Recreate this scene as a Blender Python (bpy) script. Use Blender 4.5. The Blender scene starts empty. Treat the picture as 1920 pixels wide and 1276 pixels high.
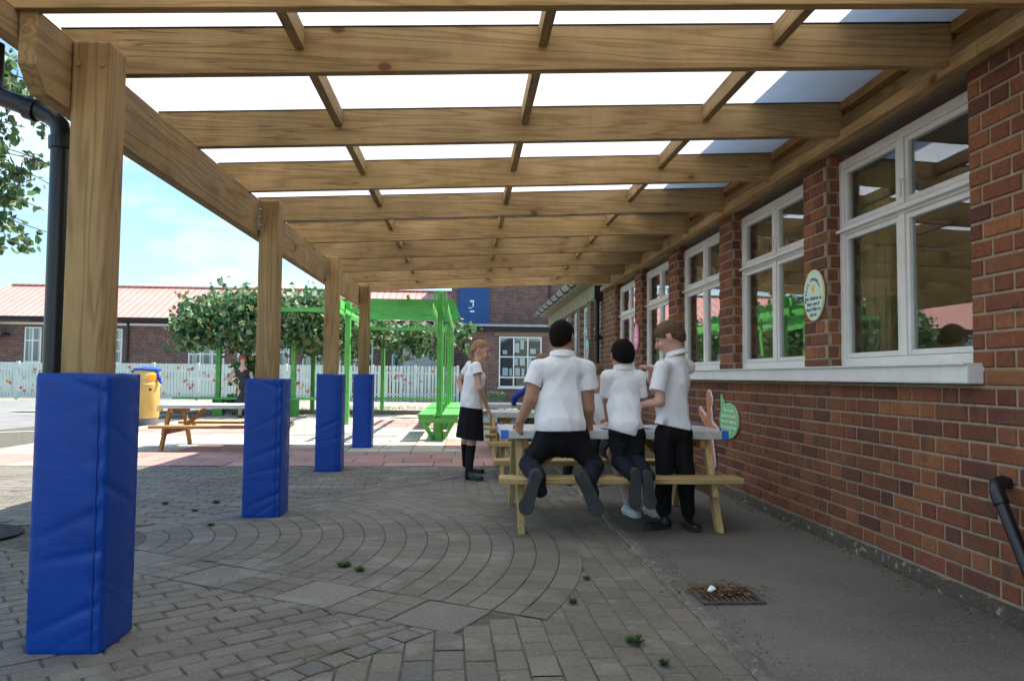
import bpy, bmesh, math, random
import numpy as np
from mathutils import Vector, Matrix
random.seed(7); RNG=np.random.RandomState(11)
SC=bpy.context.scene; COL=SC.collection
PI=math.pi; R=math.radians
# ------------------------------------------------------------------ camera
F=1373.37; YAW,PITCH,ROLL=.0632,.0492,.0092; EYE=Vector((0,0,1.05))
fw=Vector((math.sin(YAW)*math.cos(PITCH),math.cos(YAW)*math.cos(PITCH),math.sin(PITCH)))
rt0=Vector((math.cos(YAW),-math.sin(YAW),0)); up0=rt0.cross(fw)
rt=rt0*math.cos(ROLL)+up0*math.sin(ROLL); up=-rt0*math.sin(ROLL)+up0*math.cos(ROLL)
cd=bpy.data.cameras.new('camera'); cam=bpy.data.objects.new('camera',cd); COL.objects.link(cam)
m=Matrix.Identity(4)
for i in range(3): m[i][0]=rt[i]; m[i][1]=up[i]; m[i][2]=-fw[i]; m[i][3]=EYE[i]
cam.matrix_world=m; cd.sensor_width=36; cd.lens=F/1920*36; cd.clip_start=.05; cd.clip_end=2000
SC.camera=cam
def at(x,y,Y):                       # photo pixel + depth -> world point
    d=fw+rt*((x-960)/F)-up*((y-638)/F); return EYE+d*(Y/d.y)
# ------------------------------------------------------------------ light
SUN=Vector((1.55,.55,2.45)).normalized()
EL=math.asin(SUN.z); AZ=math.atan2(SUN.x,SUN.y)
W=bpy.data.worlds.new('World'); SC.world=W; W.use_nodes=True
nt=W.node_tree; N=nt.nodes; L=nt.links; bg=N['Background']
sky=N.new('ShaderNodeTexSky'); sky.sky_type='NISHITA'; sky.sun_disc=False
sky.sun_elevation=EL; sky.sun_rotation=AZ; sky.air_density=1.2; sky.dust_density=1.6; sky.ozone_density=1.0
tc=N.new('ShaderNodeTexCoord'); mp=N.new('ShaderNodeMapping'); mp.inputs['Scale'].default_value=(1.2,1.2,4)
nz=N.new('ShaderNodeTexNoise'); nz.inputs['Scale'].default_value=2.2; nz.inputs['Detail'].default_value=7; nz.inputs['Roughness'].default_value=.62
rp=N.new('ShaderNodeValToRGB'); rp.color_ramp.elements[0].position=.46; rp.color_ramp.elements[1].position=.95
mx=N.new('ShaderNodeMixRGB'); mx.inputs[2].default_value=(6.5,7.2,7.8,1)
L.new(tc.outputs['Generated'],mp.inputs[0]); L.new(mp.outputs[0],nz.inputs[0]); L.new(nz.outputs['Fac'],rp.inputs[0])
tn=N.new('ShaderNodeMixRGB'); tn.blend_type='MULTIPLY'; tn.inputs[0].default_value=1; tn.inputs[2].default_value=(.74,.93,1.02,1); L.new(sky.outputs[0],tn.inputs[1]); L.new(rp.outputs[0],mx.inputs[0]); L.new(tn.outputs[0],mx.inputs[1]); L.new(mx.outputs[0],bg.inputs[0])
bg.inputs[1].default_value=.118
sd=bpy.data.lights.new('sun','SUN'); sd.energy=4.7; sd.angle=R(.53); sd.color=(1,.955,.89)
so=bpy.data.objects.new('sun',sd); COL.objects.link(so); so.rotation_euler=SUN.to_track_quat('Z','Y').to_euler()
SC.view_settings.view_transform='Standard'; SC.view_settings.look='None'; SC.view_settings.gamma=1
SC.view_settings.exposure=1.32
SC.render.engine='CYCLES'
SC.cycles.max_bounces=10; SC.cycles.diffuse_bounces=5; SC.cycles.glossy_bounces=4; SC.cycles.transparent_max_bounces=12
SC.cycles.sample_clamp_indirect=8
# ------------------------------------------------------------------ materials
def srgb(r,g,b):
    f=lambda c:(c/255/12.92 if c/255<=.04045 else ((c/255+.055)/1.055)**2.4)
    return (f(r),f(g),f(b),1)
class NT:
    def __init__(s,name):
        s.m=bpy.data.materials.new(name); s.m.use_nodes=True; s.n=s.m.node_tree.nodes; s.l=s.m.node_tree.links
        s.b=s.n['Principled BSDF']; s.b.inputs['Roughness'].default_value=.7
        s.out=s.n['Material Output']; s._tc=None
    def add(s,t,**k):
        n=s.n.new(t)
        for a,b in k.items(): setattr(n,a,b)
        return n
    def tc(s,out='Object'):
        if not s._tc: s._tc=s.add('ShaderNodeTexCoord')
        return s._tc.outputs[out]
    def link(s,a,b): s.l.new(a,b)
    def mapping(s,vec,scale=(1,1,1),rnd=False,rot=(0,0,0)):
        mp=s.add('ShaderNodeMapping'); mp.inputs['Scale'].default_value=scale; mp.inputs['Rotation'].default_value=rot
        s.link(vec,mp.inputs['Vector'])
        if rnd:
            oi=s.add('ShaderNodeObjectInfo'); mu=s.math('MULTIPLY',oi.outputs['Random'],37.0)
            cb=s.add('ShaderNodeCombineXYZ')
            for i in range(3): s.link(mu,cb.inputs[i])
            s.link(cb.outputs[0],mp.inputs['Location'])
        return mp.outputs[0]
    def math(s,op,a,b=0.0,c=None):
        n=s.add('ShaderNodeMath',operation=op)
        for i,v in enumerate((a,b,c)):
            if v is None: continue
            if isinstance(v,(int,float)): n.inputs[i].default_value=v
            else: s.link(v,n.inputs[i])
        return n.outputs[0]
    def noise(s,vec,scale=5,detail=4,rough=.55,dist=0):
        n=s.add('ShaderNodeTexNoise'); n.inputs['Scale'].default_value=scale; n.inputs['Detail'].default_value=detail
        n.inputs['Roughness'].default_value=rough; n.inputs['Distortion'].default_value=dist
        s.link(vec,n.inputs['Vector']); return n.outputs['Fac']
    def ramp(s,fac,stops):
        n=s.add('ShaderNodeValToRGB'); e=n.color_ramp.elements
        while len(e)<len(stops): e.new(.5)
        for i,(p,c) in enumerate(stops): e[i].position=p; e[i].color=c if len(c)==4 else (*c,1)
        s.link(fac,n.inputs[0]); return n.outputs[0]
    def mix(s,fac,a,b,mode='MIX'):
        n=s.add('ShaderNodeMixRGB',blend_type=mode)
        for i,v in enumerate((fac,a,b)):
            if isinstance(v,(int,float)): n.inputs[i].default_value=v
            elif isinstance(v,tuple): n.inputs[i].default_value=v if len(v)==4 else (*v,1)
            else: s.link(v,n.inputs[i])
        return n.outputs[0]
    def bump(s,h,strength=.3,dist=.01,norm=None):
        n=s.add('ShaderNodeBump'); n.inputs['Strength'].default_value=strength; n.inputs['Distance'].default_value=dist
        s.link(h,n.inputs['Height'])
        if norm is not None: s.link(norm,n.inputs['Normal'])
        return n.outputs[0]
    def col(s,c): 
        if isinstance(c,tuple): s.b.inputs['Base Color'].default_value=c
        else: s.link(c,s.b.inputs['Base Color'])
        return s
    def nor(s,n): s.link(n,s.b.inputs['Normal']); return s
    def rough(s,v):
        if isinstance(v,(int,float)): s.b.inputs['Roughness'].default_value=v
        else: s.link(v,s.b.inputs['Roughness'])
        return s
def plain(name,c,rough=.7,var=.15,scale=6,bump=0,bs=40,spec=.5,metal=0,sheen=0):
    t=NT(name); v=t.mapping(t.tc(),rnd=True)
    n=t.noise(v,scale,5,.6); d=tuple(x*(1-var) for x in c[:3])+(1,); e=tuple(min(1,x*(1+var)) for x in c[:3])+(1,)
    t.col(t.ramp(n,[(.3,d),(.7,e)])); t.rough(rough)
    t.b.inputs['Specular IOR Level'].default_value=spec; t.b.inputs['Metallic'].default_value=metal
    if sheen: t.b.inputs['Sheen Weight'].default_value=sheen
    if bump: t.nor(t.bump(t.noise(v,bs,4,.6),bump,.01))
    return t.m
def attrmat(name,rough=.85,var=.25,scale=30,bump=.5,bs=90,spots=None,trans=0,bd=.004):
    t=NT(name); a=t.add('ShaderNodeAttribute',attribute_name='tint'); v=t.tc()
    n=t.noise(v,scale,6,.65)
    k=t.ramp(n,[(.25,(1-var,)*3),(.75,(1+var,)*3)])
    c=t.mix(1.0,a.outputs['Color'],k,'MULTIPLY')
    if name=='brick_faces':
        n5=t.noise(v,1.3,6,.7); c=t.mix(1.0,c,t.ramp(n5,[(.3,(.68,.66,.66,1)),(.7,(1.2,1.2,1.2,1))]),'MULTIPLY')
    if name=='paver_faces':
        n3=t.noise(v,75,2,.5); c=t.mix(t.ramp(n3,[(.70,(0,0,0)),(.76,(.6,.6,.6))]),c,(.42,.41,.38,1)); n4=t.noise(v,1.1,6,.7); c=t.mix(1.0,c,t.ramp(n4,[(.3,(.84,.82,.79,1)),(.7,(1.30,1.27,1.25,1))]),'MULTIPLY')
    if spots:
        n2=t.noise(v,spots[0],3,.5); c=t.mix(t.ramp(n2,[(spots[1],(0,0,0)),(spots[1]+.06,(spots[3],)*3)]),c,spots[2])
    t.col(c); t.rough(rough)
    if bump: t.nor(t.bump(t.noise(v,bs,5,.7),bump,bd))
    if trans:
        tr=t.add('ShaderNodeBsdfTranslucent'); t.link(c,tr.inputs[0]); ms=t.add('ShaderNodeMixShader'); ms.inputs[0].default_value=trans
        t.link(t.b.outputs[0],ms.inputs[1]); t.link(tr.outputs[0],ms.inputs[2]); t.link(ms.outputs[0],t.out.inputs[0])
    return t.m
def wood(name,axis,lo,hi,dark,rough=.75):
    t=NT(name); sc=[9,9,9]; sc[axis]=.55
    v=t.mapping(t.tc(),tuple(sc),rnd=True)
    n=t.noise(v,.9,2,.5,.3)
    rings=t.math('SINE',t.math('MULTIPLY',n,66.0)); rings=t.math('MULTIPLY_ADD',rings,.5,.5)
    rings=t.math('POWER',rings,2.6)
    sf=[160,160,160]; sf[axis]=5
    fib=t.noise(t.mapping(t.tc(),tuple(sf),rnd=True),1,3,.6)
    big=t.noise(t.mapping(t.tc(),(1.4,1.4,1.4),rnd=True),1,4,.6)
    c=t.mix(t.math('MULTIPLY',rings,.62),hi,lo)
    c=t.mix(t.math('MULTIPLY',fib,.5),c,t.mix(1.0,c,(.62,.56,.48),'MULTIPLY'))
    c=t.mix(t.ramp(big,[(.35,(0,0,0)),(.75,(.7,.7,.7))]),c,t.mix(1.0,c,(.66,.64,.5),'MULTIPLY'))
    kv=[4.6,4.6,4.6]; kv[axis]=3.0
    vo=t.add('ShaderNodeTexVoronoi'); t.link(t.mapping(t.tc(),tuple(kv),rnd=True),vo.inputs['Vector']); vo.inputs['Scale'].default_value=1
    kd=t.math('ADD',vo.outputs['Distance'],t.math('MULTIPLY',fib,.05))
    sx=t.add('ShaderNodeSeparateXYZ'); t.link(vo.outputs['Color'],sx.inputs[0]); on=t.math('GREATER_THAN',sx.outputs[0],.45)
    knot=t.math('MULTIPLY',on,t.ramp(kd,[(.09,(.8,.8,.8)),(.14,(0,0,0))]))
    c=t.mix(knot,c,dark)
    halo=t.math('MULTIPLY',on,t.ramp(kd,[(.13,(.6,.6,.6)),(.30,(0,0,0))])); c=t.mix(halo,c,t.mix(1.0,c,(.8,.6,.4),'MULTIPLY'))
    s3=[30,30,30]; s3[axis]=.7; ck=t.noise(t.mapping(t.tc(),tuple(s3),rnd=True),1,2,.4)
    crk=t.math('MULTIPLY',t.ramp(ck,[(.485,(0,0,0)),(.5,(1,1,1)),(.515,(0,0,0))]),t.ramp(big,[(.52,(0,0,0)),(.62,(.75,.75,.75))]))
    c=t.mix(crk,c,(.05,.032,.016,1))
    st=t.noise(t.mapping(t.tc(),(2.2,2.2,1.1),rnd=True),1,5,.7); c=t.mix(1.0,c,t.ramp(st,[(.30,(.80,.78,.72,1)),(.6,(1.08,1.06,1.03,1))]),'MULTIPLY')
    oi=t.add('ShaderNodeObjectInfo')
    c=t.mix(1.0,c,t.ramp(oi.outputs['Random'],[(0,(.82,.80,.76)),(.5,(1,1,1)),(1,(1.12,1.08,1.0))]),'MULTIPLY')
    t.col(c); t.rough(rough); t.b.inputs['Specular IOR Level'].default_value=.3
    t.nor(t.bump(t.math('ADD',rings,t.math('MULTIPLY',fib,1.5)),.35,.002))
    return t.m
WL,WH,WD=(.265,.160,.070,1),(.465,.320,.158,1),(.09,.045,.02,1)
M={}
for i,a in enumerate('xyz'):
    M['wood_'+a]=wood('treated_timber_'+a,i,WL,WH,WD)
    M['pine_'+a]=wood('fresh_pine_'+a,i,(.40,.27,.12,1),(.58,.44,.23,1),(.14,.06,.02,1))
    M['redpine_'+a]=wood('orange_pine_'+a,i,(.34,.17,.06,1),(.52,.30,.12,1),(.14,.06,.02,1))
M['white_paint']=plain('white_gloss_paint',(.66,.67,.66,1),.45,.10,3,.25,60)
M['white_old']=plain('chipped_white_paint',(.70,.70,.69,1),.6,.07,5,.4,50)
M['black_pipe']=plain('black_plastic',(.007,.010,.014,1),.33,.2,5)
M['black_iron']=plain('black_painted_iron',(.012,.012,.014,1),.4,.3,8,.2)
M['green']=plain('green_gloss_paint',(.095,.38,.07,1),.5,.25,4,.2,30)
M['fence']=plain('mint_fence_paint',(.56,.63,.56,1),.7,.08,3)
M['steel']=plain('galvanised_steel',(.5,.52,.54,1),.35,.1,20,metal=.8)
M['table_top']=plain('pale_grey_painted_boards',(.52,.53,.53,1),.6,.15,7,.3)
M['table_blue']=plain('blue_corner_paint',(.02,.16,.62,1),.5,.1)
M['yellow_paint']=plain('yellow_paint',(.75,.55,.05,1),.5,.1)
M['stone']=plain('concrete_lintel',(.25,.205,.145,1),.85,.25,5,.5)
M['kerb']=attrmat('kerb_concrete')
M['bin']=plain('yellow_plastic',(.60,.42,.12,1),.45,.12,4)
M['bin_open']=plain('orange_plastic',(.8,.25,.01,1),.5,.1)
M['bin_base']=plain('grey_plastic',(.12,.13,.14,1),.6,.1)
M['lead']=plain('grey_lead',(.32,.33,.33,1),.6,.2)
M['dark']=plain('dark_void',(.015,.015,.016,1),.8,.1)
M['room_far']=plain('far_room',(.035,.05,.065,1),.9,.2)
M['room']=plain('room_paint',(.30,.27,.15,1),.8,.15,1)
M['ceiling']=plain('ceiling_blue_paint',(.06,.08,.20,1),.8,.2,1)
M['curtain']=plain('ochre_curtain',(.36,.33,.17,1),.85,.2,6)
M['grey_curtain']=plain('pale_curtain',(.5,.53,.5,1),.85,.2,6)
M['paper']=plain('paper',(.72,.74,.70,1),.8,.05)
M['cloth_blue']=plain('blue_cloth',(.015,.06,.33,1),.85,.2,20,.4,60)
M['soil']=plain('dark_soil',(.022,.016,.012,1),.95,.5,30,1,60)
M['skin_a']=plain('tan_skin',(.40,.205,.125,1),.55,.08,9)
M['skin_b']=plain('pale_skin',(.58,.33,.25,1),.55,.08,9)
M['shirt']=plain('white_polo_cloth',(.83,.84,.88,1),.9,.03,3,.35,220,spec=.2,sheen=.2)
M['trouser']=plain('black_trouser_cloth',(.006,.006,.008,1),.85,.3,8,.3,120,spec=.25)
M['navy']=plain('navy_trouser_cloth',(.008,.011,.021,1),.85,.3,8,.3,120,spec=.25)
M['shoe']=plain('black_leather',(.012,.012,.013,1),.45,.3,9)
M['sole']=plain('worn_dark_rubber',(.026,.029,.031,1),.75,.35,14,.5,90)
M['hair_black']=plain('black_hair',(.010,.008,.007,1),.9,.5,60,.9,260,spec=.12)
M['hair_brown']=plain('brown_hair',(.12,.062,.034,1),.7,.4,40,.8,120)
M['hair_light']=plain('light_brown_hair',(.22,.12,.06,1),.7,.35,40,.8,120)
M['hair_ginger']=plain('ginger_hair',(.30,.16,.075,1),.7,.35,40,.8,120)
M['sock_white']=plain('white_sock',(.45,.48,.6,1),.9,.25,40)
M['trainer']=plain('white_trainer',(.6,.62,.64,1),.6,.15,20)
M['red']=plain('red_canvas',(.45,.03,.02,1),.7,.15)
M['lip']=plain('lip',(.36,.12,.10,1),.5,.05)
M['eye']=plain('dark_eye',(.02,.015,.012,1),.3,.05)
M['brick_unit']=attrmat('brick_faces',.88,.28,45,.6,120,(6,.63,(.06,.035,.03,1),.6))
M['mortar']=plain('pinkish_mortar',(.30,.235,.175,1),.95,.25,25,.6,150)
M['paver']=attrmat('paver_faces',.88,.30,60,.8,130,(3.2,.58,(.25,.235,.20,1),.45),bd=.003)
M['leaf']=attrmat('leaf_faces',.5,.15,30,0,0,None,.35)
M['bark']=plain('bark',(.10,.08,.06,1),.9,.3,20,.6,60)
def vinyl():
    t=NT('blue_vinyl'); v=t.mapping(t.tc(),rnd=True)
    n=t.noise(v,3,4,.6); t.col(t.ramp(n,[(.3,(.001,.042,.28,1)),(.8,(.003,.062,.37,1))]))
    t.rough(t.ramp(t.noise(v,9,5,.7),[(.3,(.32,)*3),(.7,(.5,)*3)]))
    w=t.noise(t.mapping(t.tc(),(1.2,1.2,5),rnd=True,rot=(0,.5,0)),3.2,4,.6,.8)
    t.b.inputs['Specular IOR Level'].default_value=.35
    t.nor(t.bump(t.noise(v,220,2,.5),.12,.002,t.bump(w,.16,.012)))
    return t.m
M['vinyl']=vinyl()
def asphalt(name,c,spk):
    t=NT(name); v=t.tc(); a=t.noise(v,1.1,6,.6); b=t.noise(v,85,4,.75); d=t.noise(v,240,3,.7)
    k=t.ramp(a,[(.3,tuple(x*.70 for x in c)),(.7,tuple(x*1.32 for x in c))])
    k=t.mix(t.ramp(b,[(.52,(0,0,0)),(.66,(.9,.9,.9))]),k,spk); k=t.mix(t.ramp(d,[(.3,(.8,)*3),(.5,(0,)*3)]),k,tuple(x*.35 for x in c))
    t.col(k); t.rough(.93); t.nor(t.bump(b,.8,.006,t.bump(d,.6,.003))); return t.m
M['asphalt']=asphalt('path_asphalt',(.140,.130,.112),(.26,.24,.21))
M['asphalt_far']=asphalt('playground_asphalt',(.20,.195,.18),(.3,.29,.27))
M['joint']=plain('sandy_joint_dirt',(.105,.090,.066,1),.95,.45,14,.9,90)
M['ground']=plain('dry_ground',(.26,.235,.19,1),.95,.2,1.5,.4,40)
M['curb_grit']=attrmat('rough_concrete_edge',.95,.45,60,1,160,(20,.6,(.42,.38,.34,1),.8),bd=.01)
def brickmat(name,c1,c2,mort,scale=1.0,axis='XZ'):
    t=NT(name); sp=t.add('ShaderNodeSeparateXYZ'); t.link(t.tc(),sp.inputs[0]); cb=t.add('ShaderNodeCombineXYZ')
    t.link(sp.outputs[0 if axis=='XZ' else 1],cb.inputs[0]); t.link(sp.outputs[2],cb.inputs[1])
    b=t.add('ShaderNodeTexBrick'); t.link(cb.outputs[0],b.inputs['Vector']); b.inputs['Scale'].default_value=1
    b.inputs['Brick Width'].default_value=.225*scale; b.inputs['Row Height'].default_value=.075*scale; b.inputs['Mortar Size'].default_value=.008*scale
    b.inputs['Color1'].default_value=c1; b.inputs['Color2'].default_value=c2; b.inputs['Mortar'].default_value=mort; b.inputs['Bias'].default_value=-.1
    n=t.noise(t.tc(),3,5,.6); t.col(t.mix(1.0,b.outputs[0],t.ramp(n,[(.3,(.75,)*3),(.7,(1.2,)*3)]),'MULTIPLY')); t.rough(.9)
    t.nor(t.bump(b.outputs['Fac'],-.4,.01)); return t.m
M['brick_far']=brickmat('far_brickwork',(.17,.075,.055,1),(.06,.032,.035,1),(.24,.19,.165,1))
M['brick_y']=brickmat('side_brickwork',(.20,.085,.05,1),(.12,.055,.04,1),(.26,.2,.16,1),axis='YZ')
def roofred():
    t=NT('red_profiled_roof'); sp=t.add('ShaderNodeSeparateXYZ'); t.link(t.tc(),sp.inputs[0])
    w=t.math('SINE',t.math('MULTIPLY',sp.outputs[0],2*PI/.33)); w=t.math('POWER',t.math('MULTIPLY_ADD',w,.5,.5),6)
    n=t.noise(t.tc(),1.2,4,.6); c=t.ramp(n,[(.3,(.55,.245,.20,1)),(.7,(.60,.295,.25,1))]); t.col(t.mix(w,c,(.50,.18,.14,1))); t.rough(.55)
    t.nor(t.bump(w,.6,.03)); return t.m
M['roof_red']=roofred()
def glass(name,tint,tr=.75):
    t=NT(name); g=t.add('ShaderNodeBsdfGlossy'); g.inputs['Roughness'].default_value=.015; g.inputs['Color'].default_value=(.95,.97,1,1)
    p=t.add('ShaderNodeBsdfTransparent'); p.inputs[0].default_value=tint
    fr=t.add('ShaderNodeFresnel'); ge=t.add('ShaderNodeNewGeometry'); t.link(t.math('MULTIPLY_ADD',ge.outputs['Backfacing'],-.8333,1.5),fr.inputs[0])
    wv=t.noise(t.tc(),1.4,2,.5); nb=t.bump(wv,.06,.02); t.link(nb,g.inputs['Normal'])
    k=t.math('MULTIPLY_ADD',fr.outputs[0],1.55,.05); ms=t.add('ShaderNodeMixShader'); t.link(t.math('MINIMUM',k,1.0),ms.inputs[0])
    t.link(p.outputs[0],ms.inputs[1]); t.link(g.outputs[0],ms.inputs[2]); t.link(ms.outputs[0],t.out.inputs[0]); t.n.remove(t.b); return t.m
M['glass']=glass('window_glass',(.8,.85,.83,1))
M['glass_far']=glass('far_window_glass',(.85,.92,.95,1))
def panel():
    t=NT('opal_roof_sheet'); d=t.add('ShaderNodeBsdfDiffuse'); d.inputs[0].default_value=(.8,.82,.86,1)
    tr=t.add('ShaderNodeBsdfTranslucent'); tr.inputs[0].default_value=(.92,.94,.97,1); ms=t.add('ShaderNodeMixShader'); ms.inputs[0].default_value=.42
    sp=t.add('ShaderNodeSeparateXYZ'); t.link(t.tc(),sp.inputs[0]); w=t.math('POWER',t.math('MULTIPLY_ADD',t.math('SINE',t.math('MULTIPLY',sp.outputs[1],2*PI/.032)),.5,.5),5)
    dn=t.noise(t.tc(),2.2,6,.7); k=t.mix(1.0,t.mix(w,(.92,.94,.97,1),(.80,.82,.85,1)),t.ramp(dn,[(.35,(.80,.79,.76,1)),(.6,(1,1,1,1))]),'MULTIPLY'); t.link(k,tr.inputs[0])
    t.link(d.outputs[0],ms.inputs[1]); t.link(tr.outputs[0],ms.inputs[2]); t.link(ms.outputs[0],t.out.inputs[0]); t.n.remove(t.b); return t.m
M['panel']=panel()
def emis(name,c,s):
    t=NT(name); t.b.inputs['Emission Color'].default_value=c; t.b.inputs['Emission Strength'].default_value=s; return t.m
M['tube']=emis('lit_strip_lamp',(1,.95,.60,1),5)
for n,c in dict(sign_mint=(.62,.80,.66,1),sign_pink=(.80,.25,.42,1),sign_green=(.22,.58,.25,1),ink=(.03,.07,.22,1),ink_white=(.85,.88,.85,1),star=(.85,.55,.08,1),cut_orange=(.55,.20,.10,1),cut_edge=(.62,.58,.66,1),blue_door=(.012,.065,.22,1),door_mark=(.7,.72,.75,1),peach=(.62,.33,.22,1),leafdebris=(.3,.16,.07,1),litter=(.8,.85,.85,1)).items():
    M[n]=plain(n,c,.6,.06,5)
# ------------------------------------------------------------------ mesh helpers
def tag(o,label=None,cat=None,group=None,kind=None):
    if label: o['label']=label
    if cat: o['category']=cat
    if group: o['group']=group
    if kind: o['kind']=kind
    return o
def thing(name,label,cat,loc=(0,0,0),group=None):
    o=bpy.data.objects.new(name,None); o.empty_display_size=.1; COL.objects.link(o); o.location=loc
    return tag(o,label,cat,group)
class MB:
    def __init__(s): s.v=[]; s.f=[]; s.c=[]; s.mi=[]; s.cc=(1,1,1); s.cm=0
    def face(s,pts):
        i=len(s.v); s.v+=[tuple(p) for p in pts]; s.f.append(tuple(range(i,i+len(pts)))); s.c.append(s.cc); s.mi.append(s.cm)
    def add(s,vs,fs):
        i=len(s.v); s.v+=[tuple(p) for p in vs]
        for f in fs: s.f.append(tuple(i+k for k in f)); s.c.append(s.cc); s.mi.append(s.cm)
        return s
    def box(s,a,b):
        x0,y0,z0=[min(a[i],b[i]) for i in range(3)]; x1,y1,z1=[max(a[i],b[i]) for i in range(3)]
        return s.add([(x0,y0,z0),(x1,y0,z0),(x1,y1,z0),(x0,y1,z0),(x0,y0,z1),(x1,y0,z1),(x1,y1,z1),(x0,y1,z1)],
              [(0,3,2,1),(4,5,6,7),(0,1,5,4),(1,2,6,5),(2,3,7,6),(3,0,4,7)])
    def bar(s,a,b,w,h,upv=(0,0,1)):      # rectangular bar from a to b
        a=Vector(a);b=Vector(b);d=(b-a).normalized();u=Vector(upv); r=d.cross(u).normalized(); u=r.cross(d)
        vs=[p+r*(w/2*i)+u*(h/2*j) for p in (a,b) for i,j in ((-1,-1),(1,-1),(1,1),(-1,1))]
        return s.add(vs,[(0,1,2,3),(7,6,5,4),(0,4,5,1),(1,5,6,2),(2,6,7,3),(3,7,4,0)])
    def tube(s,pts,r,n=12,r2=None,caps=True):
        pts=[Vector(p) for p in pts]; rings=[]; prev=None
        for k,p in enumerate(pts):
            d=((pts[min(k+1,len(pts)-1)]-pts[max(k-1,0)])).normalized()
            if prev is None:
                u=Vector((0,0,1)) if abs(d.z)<.9 else Vector((1,0,0)); a=d.cross(u).normalized()
            else: a=(prev-d*prev.dot(d)).normalized()
            prev=a; b=d.cross(a); t=k/max(1,len(pts)-1)
            rr=r if r2 is None else r+(r2-r)*t
            if isinstance(r,(list,tuple)): rr=r[k]
            rings.append([p+(a*math.cos(2*PI*i/n)+b*math.sin(2*PI*i/n))*rr for i in range(n)])
        vs=[q for g in rings for q in g]; fs=[]
        for k in range(len(pts)-1):
            for i in range(n): j=(i+1)%n; fs.append((k*n+i,k*n+j,(k+1)*n+j,(k+1)*n+i))
        if caps: fs.append(tuple(range(n))[::-1]); fs.append(tuple((len(pts)-1)*n+i for i in range(n)))
        return s.add(vs,fs)
    def prism(s,poly,ax,t0,t1):          # poly in the other two axes extruded along ax
        def P(p,t): l=[p[0],p[1]]; l.insert(ax,t); return tuple(l)
        n=len(poly); vs=[P(p,t0) for p in poly]+[P(p,t1) for p in poly]
        return s.add(vs,[tuple(range(n))[::-1],tuple(range(n,2*n))]+[(i,(i+1)%n,n+(i+1)%n,n+i) for i in range(n)])
    def build(s,name,mat,parent=None,bevel=0,smooth=False,loc=None):
        me=bpy.data.meshes.new(name); me.from_pydata(s.v,[],s.f)
        mats=mat if isinstance(mat,list) else [mat]
        for q in mats: me.materials.append(q)
        if len(mats)>1: me.polygons.foreach_set('material_index',s.mi)
        if any(c!=(1,1,1) for c in s.c):
            at_=me.attributes.new('tint','FLOAT_COLOR','CORNER'); arr=[]
            for f,c in zip(s.f,s.c): arr+=[c[0],c[1],c[2],1.0]*len(f)
            at_.data.foreach_set('color',arr)
        bm=bmesh.new(); bm.from_mesh(me); bmesh.ops.recalc_face_normals(bm,faces=bm.faces) if not getattr(s,'keep',False) else None; bm.to_mesh(me); bm.free()
        if smooth: me.polygons.foreach_set('use_smooth',[True]*len(me.polygons))
        o=bpy.data.objects.new(name,me); COL.objects.link(o)
        if parent: 
            o.parent=parent
            pl=parent.location
            if loc is None and pl.length>0: o.matrix_parent_inverse=Matrix.Translation(-Vector(world_loc(parent)))
        if loc is not None: o.location=loc
        if bevel:
            b=o.modifiers.new('bevel','BEVEL'); b.width=bevel; b.segments=2; b.limit_method='ANGLE'; b.angle_limit=R(40)
        if smooth and not bevel:
            try: me.set_sharp_from_angle(angle=R(50))
            except Exception: pass
        return o
def world_loc(o):
    p=Vector((0,0,0))
    while o: p=p+o.location+o.matrix_parent_inverse.translation; o=o.parent
    return p
def copy_tree(o,loc=None,parent=None,label=None):
    c=o.copy(); COL.objects.link(c); c.parent=parent
    if loc is not None: c.location=loc
    if label: c['label']=label
    for ch in [x for x in COL.objects if x.parent==o]: copy_tree(ch,parent=c)
    return c
def text_mesh(s,size,extr=.001):
    cu=bpy.data.curves.new('t','FONT'); cu.body=s; cu.size=size; cu.extrude=extr; cu.align_x='CENTER'; cu.resolution_u=2
    o=bpy.data.objects.new('t',cu); COL.objects.link(o); dg=bpy.context.evaluated_depsgraph_get(); dg.update()
    me=bpy.data.meshes.new_from_object(o.evaluated_get(dg)); vs=[v.co.copy() for v in me.vertices]; fs=[tuple(p.vertices) for p in me.polygons]
    bpy.data.objects.remove(o); bpy.data.curves.remove(cu); bpy.data.meshes.remove(me); return vs,fs
def add_text(mb,s,size,origin,right,upv,rot=0,bold=0):
    right=Vector(right);upv=Vector(upv);n=right.cross(upv); vs,fs=text_mesh(s,size)
    ca,sa=math.cos(rot),math.sin(rot); o=Vector(origin)
    mb.add([o+right*(v.x*ca-v.y*sa)+upv*(v.x*sa+v.y*ca)+n*v.z for v in vs],fs)
def clip_poly(poly,a,b,c):              # keep a*x+b*y<=c
    out=[]
    for i in range(len(poly)):
        p,q=poly[i],poly[(i+1)%len(poly)]; dp=a*p[0]+b*p[1]-c; dq=a*q[0]+b*q[1]-c
        if dp<=0: out.append(p)
        if dp*dq<0: t=dp/(dp-dq); out.append((p[0]+t*(q[0]-p[0]),p[1]+t*(q[1]-p[1])))
    return out
def parea(p): return .5*sum(p[i][0]*p[(i+1)%len(p)][1]-p[(i+1)%len(p)][0]*p[i][1] for i in range(len(p)))
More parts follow.
